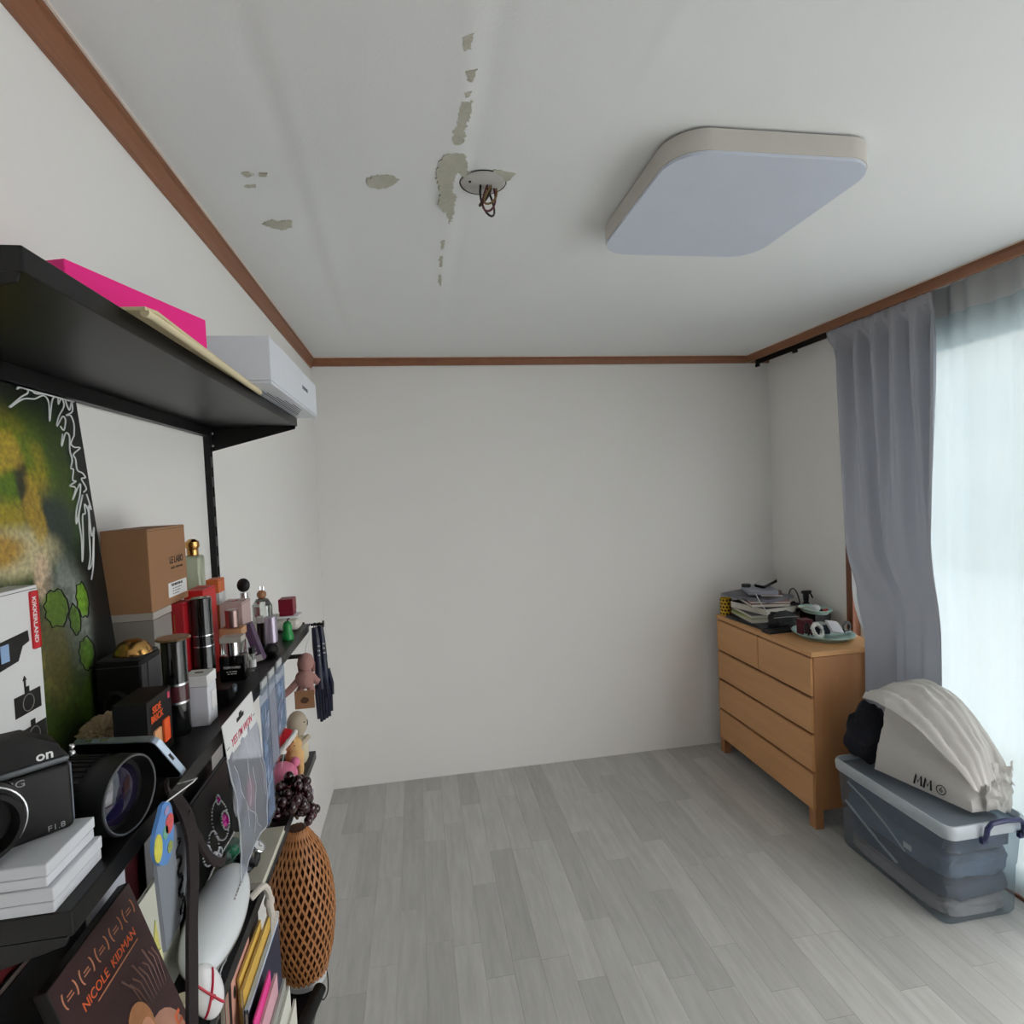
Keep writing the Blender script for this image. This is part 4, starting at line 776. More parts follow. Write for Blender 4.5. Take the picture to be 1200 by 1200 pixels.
def oval(cy, cz, ry, rz, x_=.0009): return MB().prism([(cy+ry*math.cos(k*PI/12), cz+rz*math.sin(k*PI/12)) for k in range(24)], 0, .0004, PLX(x_))
obj('printed_coat', oval(.026, .052, .040, .050), mat('print_coat', (176, 128, 108), .5, var=.25, vscale=40), sl)
obj('printed_hair', oval(.004, .108, .022, .030, .0012), mat('print_hair', (190, 130, 84), .5, var=.3, vscale=60), sl)
obj('printed_face', oval(.010, .100, .012, .016, .0015), mat('print_face', (224, 160, 128), .5, var=.15, vscale=50), sl)
# blue enamel tag, grey strip, strap (hung at the perfume shelf edge)
t = hang('key_tag', 'rounded blue key tag with yellow and red patches hung below the lens', 'key tag', .642, 1.262, .240)
obj('tag', MB().prism([(p_.x, p_.y) for p_ in cat_rom([(-.004, 0, 0), (.006, -.001, 0), (.015, -.010, 0), (.019, -.030, 0), (.014, -.052, 0), (.000, -.063, 0), (-.018, -.054, 0), (-.028, -.036, 0), (-.024, -.020, 0), (-.012, -.008, 0), (-.004, 0, 0)], 4)[:-1]], -.002, .002, PLX(0)), col('tag_blue', (92, 148, 216), rough=.3), t, True)
for k, (y_, z_, ry, rz, c_) in enumerate(((-.020, -.036, .009, .014, (222, 214, 84)), (.008, -.026, .010, .010, (214, 92, 92)), (-.002, -.030, .006, .007, (120, 176, 150)), (.006, -.050, .006, .006, (150, 160, 84)), (.004, -.010, .006, .004, (170, 150, 190)))):
    obj('colour_patch', MB().prism([(y_+ry*math.cos(j*PI/7), z_+rz*math.sin(j*PI/7)) for j in range(14)], .002, .0026, PLX(0)), mat('patch_%d' % k, c_, .4, var=.3, vscale=200), t)
obj('cord', MB().tube([(0, .002, -.002), (.010, .024, .0), (.012, .050, -.004), (.008, .072, -.010), (-.016, .080, -.0175)], .0008, 5), m_wp, t)
t = hang('grey_plastic_strip', 'translucent grey plastic strip with dark scribbles hanging under the blue tag', 'packaging', .668, 1.222, .2345)
obj('strip', MB().prism([(-.040, -.004), (.004, 0), (.040, -.014), (.042, -.05), (.012, -.11), (-.03, -.115)], -.002, .002, PLX(0)), plastic('smoky_plastic', (158, 164, 174), .25), t)
for k in range(14): obj('scribble', MB().tube([(.0024, .012+.006*math.sin(k*1.7+j), -.02-.006*k-.002*j) for j in range(4)], .0012, 4), m_ink, t)
t = hang('camera_strap', 'dark maroon camera strap looping down from the shelf edge', 'strap', 0, 0, 0)
m_strap = mat('maroon_webbing', (30, 17, 20), .8, bump=.5, bscale=600)
def ribbon(pts, w_, th2=.0018):
    mb = MB(); P_ = [Vector(p) for p in pts]; R_ = []
    for i, p in enumerate(P_):
        d = (P_[min(i+1, len(P_)-1)]-P_[max(i-1, 0)]).normalized(); n = Vector((1, 0, .0)); s_ = d.cross(n).normalized()*w_/2
        R_.append([mb.b.verts.new(p+s_+n*th2), mb.b.verts.new(p-s_+n*th2), mb.b.verts.new(p-s_-n*th2), mb.b.verts.new(p+s_-n*th2)])
    for a, b_ in zip(R_, R_[1:]):
        for k in range(4): mb.b.faces.new((a[k], a[(k+1) % 4], b_[(k+1) % 4], b_[k]))
    mb.b.faces.new(R_[0][::-1]); mb.b.faces.new(R_[-1]); return mb
obj('webbing', ribbon(cat_rom([(.210, .700, 1.2465), (.2245, .697, 1.2500), (.2335, .693, 1.240), (.243, .690, 1.222), (.247, .690, 1.196), (.250, .680, 1.155), (.252, .664, 1.115), (.254, .652, 1.075), (.255, .640, 1.02), (.255, .632, .98)]), .026), m_strap, t, True)
obj('thin_webbing', ribbon(cat_rom([(.2435, .692, 1.222), (.246, .708, 1.188), (.248, .735, 1.145), (.247, .775, 1.112), (.24, .81, 1.10)]), .010), m_strap, t, True)
# white oval device with the tiny print
t = thing('white_device', 'large glossy white oval device lying along the toy shelf edge', 'device', (.189, .914, ZC+.045), (math.radians(0), math.radians(24), math.radians(3)))
obj('shell', MB().sphere(.1, (0, 0, 0), .40, 1.18, .30, 40, 20), mat('white_gloss_plastic', (226, 230, 234), .18), t, True)
obj('seam', MB().tube([(.0403*math.cos(k*PI/32), .1187*math.sin(k*PI/32), -.004) for k in range(64)], .0007, 4, closed=True), m_grey, t)
mp_ = dashes(t, m_grey, -.02, .05, 0, 0, 9, .0022); mp_.location = (.0150, .02, .0275); mp_.rotation_euler = (0, math.radians(-68), 0)
t = thing('plastic_wrap', 'crinkled clear plastic wrapper under the white oval device', 'packaging', (.196, .885, ZC)); obj('wrapper', MB().lump((0, 0, .0095), (.014, .06, .0075), .3, 3, 8, 3), plastic('clear_crinkle', (190, 194, 200), .4), t, True); obj('torn_edge', MB().tube([(.019+.002*math.sin(k*2), -.06+k*.008, .014+.003*math.cos(k*1.7)) for k in range(16)], .0012, 4), plastic('clear_crinkle', (190, 194, 200), .4), t)
t = thing('painted_egg', 'white oval charm with a red cross band beside the oval device', 'charm', (.2185, .781, ZC+.0372), (math.radians(10), math.radians(-8), math.radians(-48))); obj('egg', MB().sphere(.02, (0, 0, .0), .62, .95, 1.85, 24, 16), mat('white_ceramic', (232, 232, 234), .2), t, True)
for sg in (-1, 1):
    arc = []
    for k in range(17):
        q_ = -.85+1.7*k/16; y_, z_ = .019*.75*q_*sg, .037*.8*q_; arc.append((.0126*math.sqrt(max(0, 1-(y_/.019)**2-(z_/.037)**2)), y_, z_))
    obj('red_band', MB().tube(arc, .0016, 6), mat('charm_red', (190, 30, 60), .3), t)
obj('small_mark', MB().box(.0122, .0132, -.004, .002, -.006, -.002, M=Matrix.Rotation(.5, 4, 'X')), mat('charm_red', (190, 30, 60), .3), t)
t = thing('cream_jar', 'small cream coloured jar lid by the charm', 'jar', (.201, .7465, ZC)); obj('jar', MB().cyl(.0155, 0, .045, 28, .004), mat('cream_plastic', (214, 206, 184), .4), t, True); obj('lid', MB().cyl(.0165, .0455, .06, 28, .005), mat('cream_plastic', (214, 206, 184), .4), t, True)
t = thing('yellow_note', 'small crumpled yellow paper next to the film case', 'paper', (.178, .742, ZC)); obj('paper', MB().prism([(-.012, 0), (.014, 0), (.012, .12), (.004, .165), (-.006, .13)], 0, .0012, PLX(0)), mat('yellow_paper', (214, 208, 116), .8), t); obj('fold', MB().prism([(-.004, .09), (.012, .10), (.010, .125), (0, .128)], .0014, .004, PLX(0)), mat('yellow_paper_fold', (226, 222, 168), .8), t)
# tiara on a plastic pouch
t = thing('tiara_pouch', 'green and clear plastic pouch lying under the tiara', 'packaging', (.152, 1.095, ZC+.0125)); obj('pouch', MB().lump((0, 0, .020), (.019, .038, .016), .3, 2.5, 3, 3), plastic('green_clear_pouch', (150, 180, 168), .4), t, True); obj('green_insert', MB().lump((.004, -.008, .022), (.013, .024, .013), .3, 3, 5, 3), mat('green_foil', (24, 120, 84), .3), t, True)
t = thing('tiara', 'silver rhinestone tiara with magenta gems leaning on the plastic pouch', 'tiara', (.1465, 1.063, ZC+.060), (0, math.radians(-13), 0))
m_rh = mat('rhinestone', (226, 226, 232), .12, .7); m_mag = mat('magenta_gem', (196, 20, 140), .08, coat=1)
def bead_ring(cy, cz, r_, n, s=.0018):
    mb = MB()
    for k in range(n): mb.sphere(s, (0, cy+r_*math.cos(2*PI*k/n), cz+r_*math.sin(2*PI*k/n)), u=8, v=6)
    return mb
for (cy, cz, r_, n) in ((-.045, .018, .016, 18), (-.012, .020, .019, 20), (.035, .035, .034, 34), (-.022, .0, .008, 12), (.0, -.004, .007, 12), (.052, .024, .016, 20), (.05, .066, .008, 12)): obj('rhinestone_loop', bead_ring(cy, cz, r_, n), m_rh, t, True)
for (cy, cz, r_) in ((.052, .024, .0125), (.05, .066, .005)): obj('magenta_gem', MB().lathe([(0, .004), (r_*.6, .0035), (r_, 0), (r_*.5, -.003), (0, -.004)], 12, Matrix.Translation((0, cy, cz)) @ Matrix.Rotation(PI/2, 4, 'Y')), m_mag, t)
obj('headband', MB().tube([(.0-.004*abs(math.sin(k*.3)), -.07+k*.012, -.012) for k in range(13)], .0016, 6), m_rh, t, True)
# cream board, watch, black round thing, rope
t = thing('cream_board_book', 'cream board book lying flat at the front of the toy shelf', 'book', (.165, 1.115, ZC))
m_cb = mat('cream_board', (204, 200, 182), .6)
obj('cover', MB().box(-.040, .058, -.085, .085, .010, .0125, .0005), m_cb, t); obj('pages', MB().box(-.038, .0565, -.084, .084, .002, .0099), m_pages, t); obj('back_cover', MB().box(-.040, .058, -.085, .085, 0, .0019), m_cb, t)
t = thing('wrist_watch', 'silver wrist watch with black strap lying on the cream board book', 'watch', (.198, 1.100, ZC+.033), (math.radians(20), math.radians(35), .5)); obj('case', MB().cyl(.013, -.004, .004, 24, .001), m_chrome, t, True); obj('dial', MB().cyl(.0105, .0042, .0048, 24), m_white, t); obj('bezel', MB().tube([(.0125*math.cos(k*PI/12), .0125*math.sin(k*PI/12), .0045) for k in range(24)], .0012, 5, closed=True), m_chrome, t)
for s_ in (-1, 1): obj('strap', MB().tube([(0, s_*.012, 0), (0, s_*.022, -.004), (0, s_*.028, -.012), (0, s_*.024, -.020)], .006, 8, flat=.3), m_blackm, t, True)
obj('hands', MB().box(-.0006, .0006, 0, .008, .0049, .0053).box(0, .006, -.0006, .0006, .0049, .0053), m_ink, t)
t = thing('black_compact', 'round shiny black compact in front of the watch', 'compact', (.188, 1.056, ZC+.0345), (math.radians(10), math.radians(40), 0)); obj('base', MB().cyl(.018, -.006, 0, 32, .0015), m_blkgl, t, True); obj('lid', MB().lathe([(.018, .0004), (.018, .003), (.013, .0055), (0, .006)], 32), mat('dark_mirror', (60, 60, 64), .08, .9), t, True)
t = thing('rope_tassel', 'white knotted rope hanging off the toy shelf edge', 'rope', (.231, 1.01, ZC+.012)); m_rp = mat('white_rope', (214, 206, 196), .9, bump=.8, bscale=500)
obj('rope', MB().tube(cat_rom([(-.015, -.025, .004), (.0, -.008, .010), (.004, .006, -.01), (.003, .014, -.035), (.003, .022, -.06)]), .0055, 8), m_rp, t, True); obj('knot', MB().sphere(.0095, (.003, .012, -.03), .9, 1, 1.2), m_rp, t, True)
for k in range(5): obj('strand', MB().tube([(.003, .020, -.056), (.003+.001*k, .018+.007*k, -.075), (.003, .014+.011*k, -.092)], .0022, 5), m_rp, t, True)
# plush figures at the far end
m_be = mat('beige_figure', (186, 172, 152), .6); t = thing('beige_figure', 'smooth beige bald figure at the end of the toy shelf', 'figurine', (.190, 1.515, ZC)); obj('body', MB().lathe([(.018, 0), (.024, .012), (.025, .035), (.019, .058), (.012, .068), (0, .07)], 28), mat('ivory_swirl', (206, 194, 166), .6, var=.12, vscale=60), t, True); obj('head', MB().sphere(.026, (0, 0, .098), .95, 1, 1.25, 28, 18), m_be, t, True)
obj('mouth', MB().tube([(.0245, -.002, .092), (.0255, .0, .098), (.024, .004, .106)], .0012, 5), m_ink, t); obj('eye', MB().sphere(.0018, (.02, -.014, .106)), m_ink, t); obj('arm', MB().tube([(.008, -.02, .052), (.020, -.010, .060), (.024, .004, .062)], .007, 8), m_be, t, True)
t = thing('teddy', 'small apricot teddy in a red and white santa hat', 'plush toy', (.190, 1.4365, ZC+.030)); m_ap = mat('apricot_plush', (222, 178, 122), .95, bump=.8, bscale=300, var=.1, vscale=60)
obj('body', MB().sphere(.022, (.008, 0, .020), 1, .9, 1.0), m_ap, t, True); obj('head', MB().sphere(.020, (.006, 0, .048), 1, .9, .95), m_ap, t, True)
for y_ in (-.012, .014): obj('ear', MB().sphere(.007, (.010, y_, .064), .6, 1, 1), m_ap, t, True)
for x_ in (-.004, .020): obj('leg', MB().tube([(x_, 0, .012), (x_, -.002, -.012), (x_, -.004, -.0245)], [.008, .0075, .0055], 10), m_ap, t, True)
for x_ in (0, .012): obj('eye', MB().sphere(.0016, (x_, -.017, .052)), m_ink, t)
hat = obj('santa_hat', MB().lathe([(.026, 0), (.024, .010), (.016, .03), (.006, .045), (0, .05)], 24, Matrix.Translation((-.010, -.006, .056)) @ Matrix.Rotation(-.8, 4, 'Y') @ Matrix.Scale(1.25, 4)), mat('santa_red', (196, 16, 34), .8), t, True); obj('hat_brim', MB().tube([(-.010+.031*math.cos(k*PI/10)*math.cos(-.8), -.006+.031*math.sin(k*PI/10), .056-.031*math.cos(k*PI/10)*math.sin(-.8)) for k in range(20)], .0065, 8, closed=True), mat('white_fleece', (232, 230, 226), .95, bump=.6, bscale=400), hat, True)
obj('hat_panel', MB().lump((-.034, -.012, .035), (.012, .016, .03), .2, 2, 1, 3), mat('santa_red', (196, 16, 34), .8), hat, True)
t = thing('pink_pompom', 'round pink plush cushion under the teddy', 'plush toy', (.178, 1.3815, ZC)); obj('cushion', MB().sphere(.0345, (0, 0, .031), 1.05, 1.05, .86, 28, 18), mat('pink_plush', (226, 128, 160), .95, bump=.7, bscale=300, var=.08, vscale=50), t, True)
for (x_, y_) in ((.026, .026), (-.030, -.022)): obj('nub', MB().sphere(.011, (x_, y_, .048), 1, 1, 1.1), mat('pink_plush', (226, 128, 160), .95), t, True)
# grape bunch: every grape its own part
t = thing('glass_grapes', 'bunch of dark red glass grapes hanging over the toy shelf edge', 'ornament', (.222, 1.27, ZC))
m_gr = mat('dark_red_glass', (46, 10, 22), .12, coat=.6, var=.5, vscale=40); gm_ = None; random.seed(3); pts = []
tries = 0
while len(pts) < 46 and tries < 4000:
    tries += 1; v = random.random(); y_ = -.085+.165*random.random(); z_ = .055-.115*v; x_ = random.uniform(-.03, .03)
    if abs(y_-.02*v-.01) > .085*(1-.65*v): continue
    if z_ < .012 and x_ < .012: continue
    p = Vector((x_, y_+.05*v, z_))
    if all((p-q_).length > .0165 for q_ in pts): pts.append(p)
for p in pts:
    if gm_ is None: o = obj('grape', MB().sphere(.0105, u=14, v=10), m_gr, t, True); gm_ = o.data
    else: o = bpy.data.objects.new('grape', gm_); COL.objects.link(o); o.parent = t
    o.location = p; s_ = random.uniform(.85, 1.1); o.scale = (s_, s_, s_*1.08)
obj('stalk', MB().tube([(-.03, -.02, .05), (-.01, .0, .02), (.004, .03, -.03)], .003, 6), mat('stalk_brown', (70, 50, 34), .8), t, True)
for k, (y_, z_, a) in enumerate(((1.415, .862, -.5), (1.39, .848, -.2))):
    t = thing('price_tag', ('upper' if k == 0 else 'lower')+' grey paper tag hanging below the glass grapes', 'tag', (.232+.002*k, y_, z_), (a, 0, 0), 'paper tags'); obj('paper', MB().box(0, .0008, -.03, .035, -.018, .018), mat('grey_paper', (176, 178, 184), .7), t)
    for j in range(4): obj('printed_line', MB().box(.0008, .0012, -.024, .02, -.011+.006*j, -.009+.006*j), m_ink, t)
# --- lowest shelf (ZE)
t = thing('woven_lamp', 'egg shaped woven rattan lamp standing on the lowest shelf', 'lamp', (.184, 1.478, ZE))
m_rat = mat('rattan_strip', (184, 124, 76), .55, var=.22, vscale=50); m_hollow = mat('hollow_darkness', (78, 44, 24), .8)
ZL = [(.0, .052), (.06, .071), (.14, .0805), (.2, .080), (.27, .070), (.33, .048), (.365, .018)]
def rad(z):
    for a, b_ in zip(ZL, ZL[1:]):
        if a[0] <= z <= b_[0]: tt = (z-a[0])/(b_[0]-a[0]); return lerp(a[1], b_[1], tt)
    return ZL[-1][1]
def rads(z): return sum(rad(max(0, min(.365, z+d))) for d in (-.02, -.01, 0, .01, .02))/5
for s_ in (-1, 1):
    for k in range(30):
        mb = MB(); prev = None; nn = 26
        for j in range(nn+1):
            z = .365*j/nn; a = 2*PI*k/30+s_*2.0*j/nn; r_ = rads(z)+.0007*s_*(1 if (j+k) % 2 else -1)
            hw = .0026*(.45+.55*r_/.08); c_, sn = math.cos(a), math.sin(a); tx, ty = -sn, c_
            q4 = [mb.b.verts.new((r_*c_+tx*e, r_*sn+ty*e, z+.022+e*.0*s_)) for e in (-hw, hw)]+[mb.b.verts.new(((r_-.0014)*c_+tx*e, (r_-.0014)*sn+ty*e, z+.022)) for e in (hw, -hw)]
            if prev:
                for i in range(4): mb.b.faces.new((prev[i], prev[(i+1) % 4], q4[(i+1) % 4], q4[i]))
            prev = q4
        obj('rattan_strip', mb, m_rat, t)
obj('inner_darkness', MB().lathe([(rads(.365*j/16)*.90, .022+.365*j/16) for j in range(17)], 32), m_hollow, t, True)  # dark brown body added to stand in for darkness inside the hollow weave
obj('lamp_base', MB().lathe([(.046, .001), (.050, .004), (.050, .016), (.044, .021), (0, .021)], 36), mat('white_base', (206, 206, 206), .35), t, True)
G2 = 'books standing on the lowest shelf'
defs = [('black covered tall book at the back of the lowest shelf row', 1.01, 1.215, .158, .010, .783, (24, 24, 32)), ('comic book with a pale pink drawn face on its cover', 1.0, 1.125, .166, .005, .783, (222, 168, 150)), ('thin yellow book standing before the black book', 1.04, 1.18, .173, .004, .747, (232, 190, 90)), ('second yellow book, next to the white edged book', 1.03, 1.226, .181, .005, .732, (226, 184, 84)), ('navy book with a pale blue edge by the woven lamp', 1.02, 1.24, .190, .007, .704, (34, 40, 66)), ('hot pink folder between the lilac booklet and pale pink book', 1.0, 1.107, .205, .003, .700, (250, 70, 160)), ('pale pink book near the shelf front', 1.0, 1.128, .211, .005, .676, (226, 176, 186)), ('light grey book standing before the pale pink book', .99, 1.162, .217, .005, .636, (172, 172, 166)), ('white book standing second from the shelf front', .99, 1.168, .2225, .0045, .614, (222, 222, 212)), ('ivory book outermost on the lowest shelf', .99, 1.186, .228, .0045, .570, (226, 224, 212))]
for lb_, y0, y1, x_, th_, z1, c_ in defs:
    b_ = slab_book('paperback', lb_, y0, y1, x_, th_, ZE, z1, col('cover_%d_%d' % (c_[0], c_[2]), c_), group=G2)
    if 'face' in lb_:
        for yy in (-.03, .02): obj('printed_eye', oval(yy, .36, .006, .011, .0002), m_ink, b_)
        obj('printed_hair', MB().prism([(-.06, .20), (-.06, .41), (-.045, .41), (-.05, .3)], 0, .0004, PLX(.0002)), m_ink, b_)
    if 'navy' in lb_: obj('pale_edge', MB().box(-.007, .0003, -.109, .109, .327, .3345), mat('pale_blue_edge', (198, 212, 230), .5), b_)
t = thing('lilac_booklet', 'curled lilac grey booklet leaning among the lowest shelf books', 'booklet'); obj('cover', MB().box(.1965, .1985, .98, 1.146, ZE, .650), mat('lilac_card', (176, 176, 192), .4), t); obj('curled_page', MB().grid(lambda u, v: (.199+.002*v*v*u+.0004, lerp(.98, 1.146, u), lerp(.55, .662-.02*u, v)), 12, 12), mat('lilac_page', (196, 196, 208), .4), t, True)
t = thing('folded_tripod', 'black folded mini tripod lying across the lowest shelf', 'tripod', (.210, 1.340, ZE+.0155), (0, 0, math.radians(-12)))
obj('tube', MB().cyl(.015, -.085, .075, 24, .002, Matrix.Rotation(PI/2, 4, 'X')), m_blackm, t, True); obj('end_cap', MB().cyl(.0165, .0752, .088, 24, .003, Matrix.Rotation(PI/2, 4, 'X')), m_blkgl, t, True); obj('leg', MB().tube([(.0, -.07, -.012), (.014, -.12, -.012)], .005, 8), m_blackm, t, True)
o = obj('cable_loop', MB().tube(cat_rom([(.223, 1.52, ZE+.002), (.232, 1.50, ZE-.02), (.236, 1.47, ZE-.035), (.230, 1.44, ZE-.03), (.224, 1.43, ZE-.004)]), .0015, 6), m_ink, None, True); tag(o, 'thin black cable loop hanging off the lowest shelf', 'cable')
# ================================================================ on the dresser
ZD = .80
def flat(name, label, cat, x, y, z, lx, ly, h, m_c, rot=0, pages=True, group='papers stacked on the dresser'):
    t = thing(name, label, cat, (x, y, z), math.radians(rot), group)
    if pages:
        obj('cover', MB().box(-lx/2, lx/2, -ly/2, ly/2, h-.0018, h, .0004), m_c, t); obj('pages', MB().box(-lx/2+.002, lx/2-.002, -ly/2+.002, ly/2-.002, .0015, h-.0018), m_pages, t); obj('back_cover', MB().box(-lx/2, lx/2, -ly/2, ly/2, 0, .0015), m_c, t)
    else:
        obj('shell', MB().box(-lx/2, lx/2, -ly/2, ly/2, 0, h*.62, .001), m_c, t); obj('lid', MB().box(-lx/2, lx/2, -ly/2, ly/2, h*.66, h, .001), m_c, t)
    return t
t = thing('yellow_pen_cup', 'small yellow perforated pen cup in the dresser corner', 'pen cup', (2.232, 3.055, ZD)); mb = MB()
for k in range(10):
    for j in range(5):
        a = 2*PI*(k+.5*(j % 2))/10; mb.box(-.006, .006, -.0008, .0008, -.005, .005, M=Matrix.Translation((.0302*math.cos(a), .0302*math.sin(a), .012+.019*j)) @ Matrix.Rotation(a+PI/2, 4, 'Z') @ Matrix.Rotation(PI/4, 4, 'Y'))
obj('holes', mb, mat('dark_holes', (50, 40, 14), .9), t); obj('cup', MB().lathe([(.0295, 0), (.0298, .1), (.0285, .1), (.028, .004), (0, .004)], 28), mat('yellow_metal', (222, 178, 40), .5), t, True)
z = ZD
stack = [('dark_folder', 'dark grey folder at the bottom of the paper stack', 'folder', 2.320, 2.843, .22, .335, .014, (52, 56, 60), 3, False), ('white_pad', 'white paper pad with lime sheet low in the stack', 'notepad', 2.330, 2.883, .19, .24, .016, (206, 208, 206), -8, True), ('lime_folder', 'lime green edged folder between the pads', 'folder', 2.325, 2.88, .20, .23, .007, (186, 204, 90), -4, True), ('grey_notebook', 'grey notebook under the thick cream book', 'notebook', 2.330, 2.878, .19, .25, .018, (90, 94, 94), -10, True), ('thick_book', 'thick black book with cream pages in the stack', 'book', 2.350, 2.882, .20, .27, .036, (40, 34, 34), 10, True), ('brown_book', 'brown paperback above the thick cream book', 'book', 2.36, 2.90, .20, .27, .016, (126, 98, 84), -14, True), ('rose_folder', 'dusty rose folder near the top of the stack', 'folder', 2.375, 2.90, .20, .26, .012, (158, 110, 108), -20, True), ('grey_laptop', 'closed grey laptop lying on top of the paper stack', 'laptop', 2.335, 2.91, .22, .30, .016, (110, 112, 120), 22, False), ('small_black_book', 'small dark red notebook on the laptop', 'notebook', 2.395, 2.87, .11, .15, .012, (86, 40, 44), -30, True), ('silver_tablet', 'silver hard drive box on the very top of the stack', 'gadget', 2.345, 2.90, .15, .20, .022, (150, 152, 164), -20, False)]
for n, lb, ct, x_, y_, lx, ly, h_, c_, rt, pg in stack:
    flat(n, lb, ct, x_, y_, z, lx, ly, h_, col('stack_%d_%d_%d' % c_, c_, rough=.45), rt, pg); z += h_+.0006
ztop = z
t = thing('headphone_case', 'black wedge shaped case propped on the top of the stack', 'case', (2.395, 2.90, ztop), (0, math.radians(-16), .2)); obj('case', MB().box(-.055, .045, -.035, .035, .016, .032, .004), m_blackm, t, True); obj('silver_lid', MB().box(-.055, .045, -.035, .035, .0325, .036, .001), m_silver, t)
t = thing('adhesive_roll', 'round black tape roll on top of the stack', 'tape', (2.295, 2.945, ztop)); obj('roll', MB().lathe([(.012, 0), (.024, 0), (.024, .016), (.012, .016), (.012, 0)], 28), m_blackm, t, True); obj('core', MB().cyl(.0118, .001, .015, 20), m_grey, t)
def cable(name, label, pts, r_, m): o = obj(name, MB().tube(cat_rom(pts), r_, 6), m, None, True); tag(o, label, 'cable'); return o
cable('white_cable', 'white charging cable draped down the paper stack', [(2.26, 2.80, .966), (2.245, 2.76, .955), (2.25, 2.73, .92), (2.28, 2.70, .87), (2.31, 2.675, .855)], .0022, m_white)
cable('cream_cable', 'cream cable curling behind the black pouch', [(2.445, 2.735, .885), (2.45, 2.722, .895), (2.45, 2.70, .895), (2.48, 2.68, .90), (2.51, 2.70, .88)], .0022, mat('cream_cable', (196, 186, 160), .5))
cable('black_cable', 'black cable arching behind the small mint tray', [(2.540, 2.905, .803), (2.532, 2.915, .88), (2.530, 2.900, .945), (2.548, 2.885, .955), (2.562, 2.868, .90), (2.566, 2.862, .803)], .003, m_ink)
# black pouch and flat things in the middle
t = thing('black_pouch', 'black fabric pouch leaning against the front of the paper stack', 'pouch', (2.305, 2.645, ZD+.0115)); obj('pouch', MB().lump((0, 0, .048), (.072, .027, .040), .18, 2.2, 6, 4, power=.7), mat('black_nylon', (22, 24, 28), .6, bump=.5, bscale=120), t, True); obj('zip', MB().tube([(-.07, -.04, .066), (0, -.05, .070), (.07, -.035, .062)], .002, 6), m_grey, t)
flat('black_tablet', 'flat black tablet with pale edge lying on the dresser front', 'tablet', 2.275, 2.630, ZD, .15, .062, .011, mat('tablet_black', (34, 36, 42), .35), 4, False)
# mint trays
m_mint = mat('mint_enamel', (176, 204, 196), .35)
def tray(label, x, y, z, rx, ry, h_):
    t = thing('mint_tray', label, 'tray', (x, y, z), .0, 'mint trays')
    obj('dish', MB().lathe([(0, .004), (.80, .004), (.95, h_*.8), (1.0, h_), (.985, h_+.002), (.94, h_*.9), (.78, .0), (0, 0)], 48, Matrix.Diagonal((rx, ry, 1, 1))), m_mint, t, True)
    obj('rolled_rim', MB().tube([(rx*math.cos(k*PI/24), ry*math.sin(k*PI/24), h_+.001) for k in range(48)], .0022, 6, closed=True), m_mint, t, True)
    return t
tray('large oval mint tray holding watches and boxes on the dresser', 2.412, 2.487, ZD, .128, .150, .022)
carton('black_gift_box', 'black box lifting the small mint tray off the dresser', 'box', 2.48, 2.57, 2.63, 2.75, ZD, .868, m_blackm)
tray('small oval mint tray raised on a black box behind the large tray', 2.525, 2.69, .8685, .065, .095, .020)
carton('maroon_box', 'maroon watch box standing in the large mint tray', 'box', 2.322, 2.3745, 2.508, 2.556, ZD+.0045, ZD+.080, mat('maroon_box', (84, 16, 34), .45), lid=(.6, mat('maroon_box', (84, 16, 34), .45)))
t = thing('white_scrunchie', 'white ruffled scrunchie in the front of the large mint tray', 'scrunchie', (2.350, 2.440, ZD+.046), (math.radians(65), 0, .4)); mb = MB(); mb.tube([((.034+.002*math.sin(k*3))*math.cos(k*PI/20), (.030+.002*math.sin(k*3))*math.sin(k*PI/20), .003*math.sin(k*2.1)) for k in range(40)], [.008+.0025*math.sin(k*2.7) for k in range(40)], 10, closed=True); obj('ruffle', mb, mat('white_ruffle', (224, 224, 220), .9), t, True); obj('inner_band', MB().tube([(.026*math.cos(k*PI/12), .022*math.sin(k*PI/12), 0) for k in range(24)], .002, 6, closed=True), m_grey, t)
t = thing('folded_cloth', 'folded pale grey cloth pouch tilted in the large mint tray', 'cloth', (2.442, 2.448, ZD+.052), (math.radians(48), math.radians(12), .2)); obj('cloth', MB().box(-.038, .038, -.034, .034, -.005, .005, .004, 3), mat('pale_grey_cloth', (196, 194, 198), .9, bump=.5, bscale=200), t, True); obj('fold', MB().box(-.037, .037, -.033, .02, .0055, .009, .0015), mat('pale_grey_cloth', (196, 194, 198), .9), t, True)
t = thing('sunglasses_case', 'dark glass box lying in the middle of the large mint tray', 'case', (2.414, 2.505, ZD+.012)); obj('box', MB().box(-.03, .03, -.03, .03, 0, .045, .003), mat('smoky_box', (74, 78, 96), .15), t, True); obj('edge', MB().box(-.031, .031, -.031, .031, .0455, .049, .001), m_silver, t)
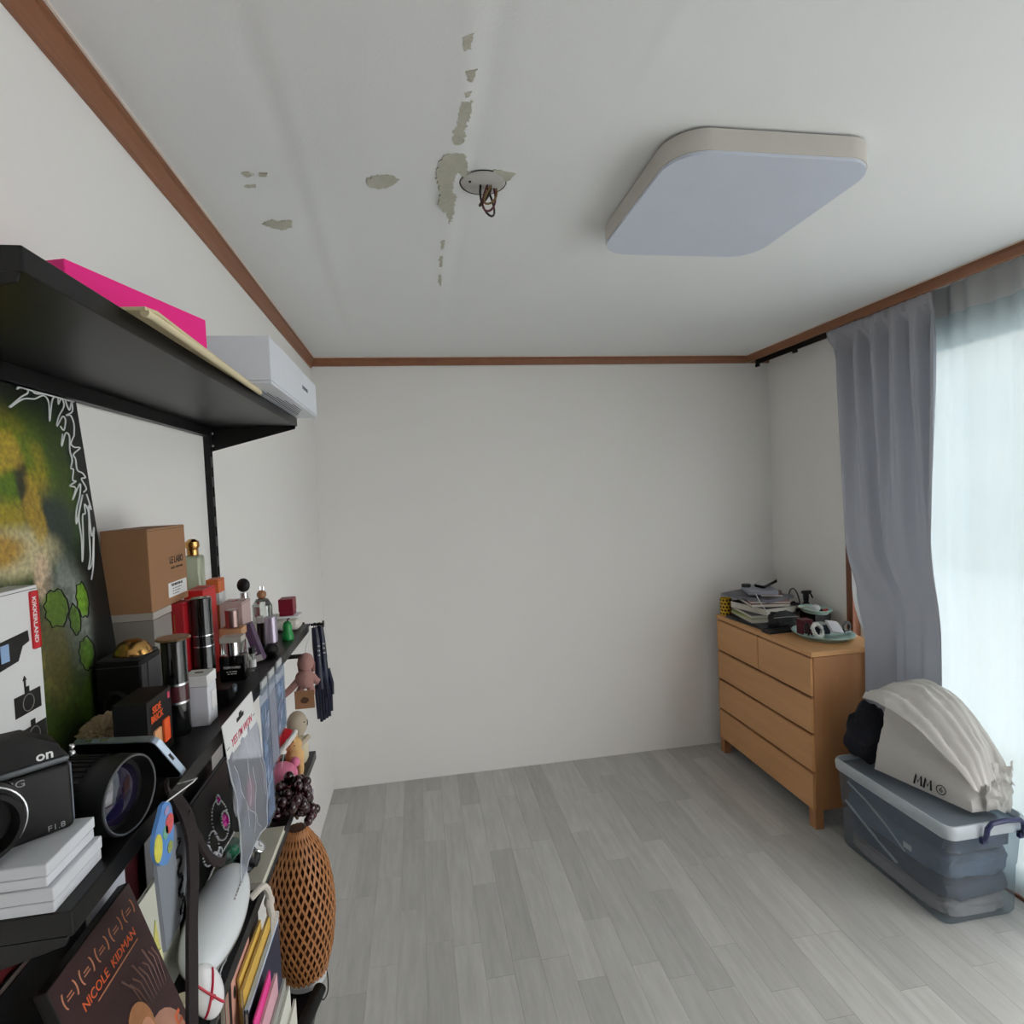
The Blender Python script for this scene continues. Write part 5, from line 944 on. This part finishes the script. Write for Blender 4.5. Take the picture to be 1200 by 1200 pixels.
for k, (x_, y_, r_, lb) in enumerate(((2.511, 2.450, .025, 'black strapped watch curled at the window side of the large mint tray'), (2.318, 2.472, .026, 'black and silver watch hanging over the near rim of the large mint tray'))):
    t = thing('watch', lb, 'watch', (x_, y_, ZD+.046), (PI/2, 0, .3+k), 'watches in the mint tray'); obj('strap', MB().tube([(r_*math.cos(j*PI/12), r_*.9*math.sin(j*PI/12), 0) for j in range(24)], .008, 8, closed=True, flat=.35), m_blackm, t, True); obj('case', MB().cyl(.015, -.004, .004, 24, .001, Matrix.Translation((0, -r_*.9, 0)) @ Matrix.Rotation(PI/2, 4, 'X')), m_chrome, t, True); obj('dial', MB().cyl(.012, .0042, .005, 24, 0, Matrix.Translation((0, -r_*.9, 0)) @ Matrix.Rotation(PI/2, 4, 'X')), m_white, t)
t = thing('glass_jar', 'small clear jar with white lid in the small mint tray', 'jar', (2.497, 2.655, .8765), (0, PI/2, .6)); obj('jar', MB().cyl(.018, -.025, .012, 24, .002), plastic('milky_jar', (220, 222, 222), .3), t, True, loc=(-.018, 0, 0)); obj('lid', MB().cyl(.019, .0125, .024, 24, .002), m_white, t, True, loc=(-.018, 0, 0))
t = thing('red_lip_tint', 'red and black lip tint tube lying in the small mint tray', 'cosmetics', (2.556, 2.668, .8803), (0, PI/2, .1)); obj('tube', MB().cyl(.007, -.008, .026, 16, .001), mat('tint_red', (178, 60, 54), .3), t, True); obj('cap', MB().cyl(.0075, -.026, -.0085, 16, .001), m_blackm, t, True)
t = thing('spray_bottle', 'black trigger spray bottle standing behind the small mint tray', 'spray bottle', (2.555, 2.80, ZD)); obj('bottle', MB().lathe([(.022, 0), (.0235, .003), (.0235, .08), (.012, .10), (.011, .108), (0, .108)], 24), m_blackm, t, True); obj('collar', MB().cyl(.014, .108, .122, 20), m_blackm, t, True)
obj('trigger_head', MB().prism([(-.012, .122), (.012, .122), (.010, .14), (.028, .150), (.026, .160), (-.018, .160), (-.026, .148), (-.012, .140)], -.009, .009, MX), m_blackm, t); obj('trigger', MB().tube([(.020, 0, .150), (.030, 0, .138), (.040, 0, .118)], .004, 8), m_blackm, t, True)
for k, (x_, y_) in enumerate(((2.497, 2.797), (2.505, 2.838))):
    t = thing('headphone_cushion', ('round black ear cushion' if k == 0 else 'black padded ear cup')+' between the paper stack and spray bottle', 'headphones', (x_, y_, ZD+.075), (PI/2, 0, .3*k)); obj('cushion', MB().tube([(.019*math.cos(j*PI/10), .019*math.sin(j*PI/10), 0) for j in range(20)], .007, 8, closed=True), m_blackm, t, True); obj('plate', MB().cyl(.015, -.003, .003, 20), m_grey, t, True)
carton('grey_carton', 'low grey carton supporting the ear cushions behind the trays', 'box', 2.445, 2.53, 2.775, 2.865, ZD, ZD+.0485, m_grey)
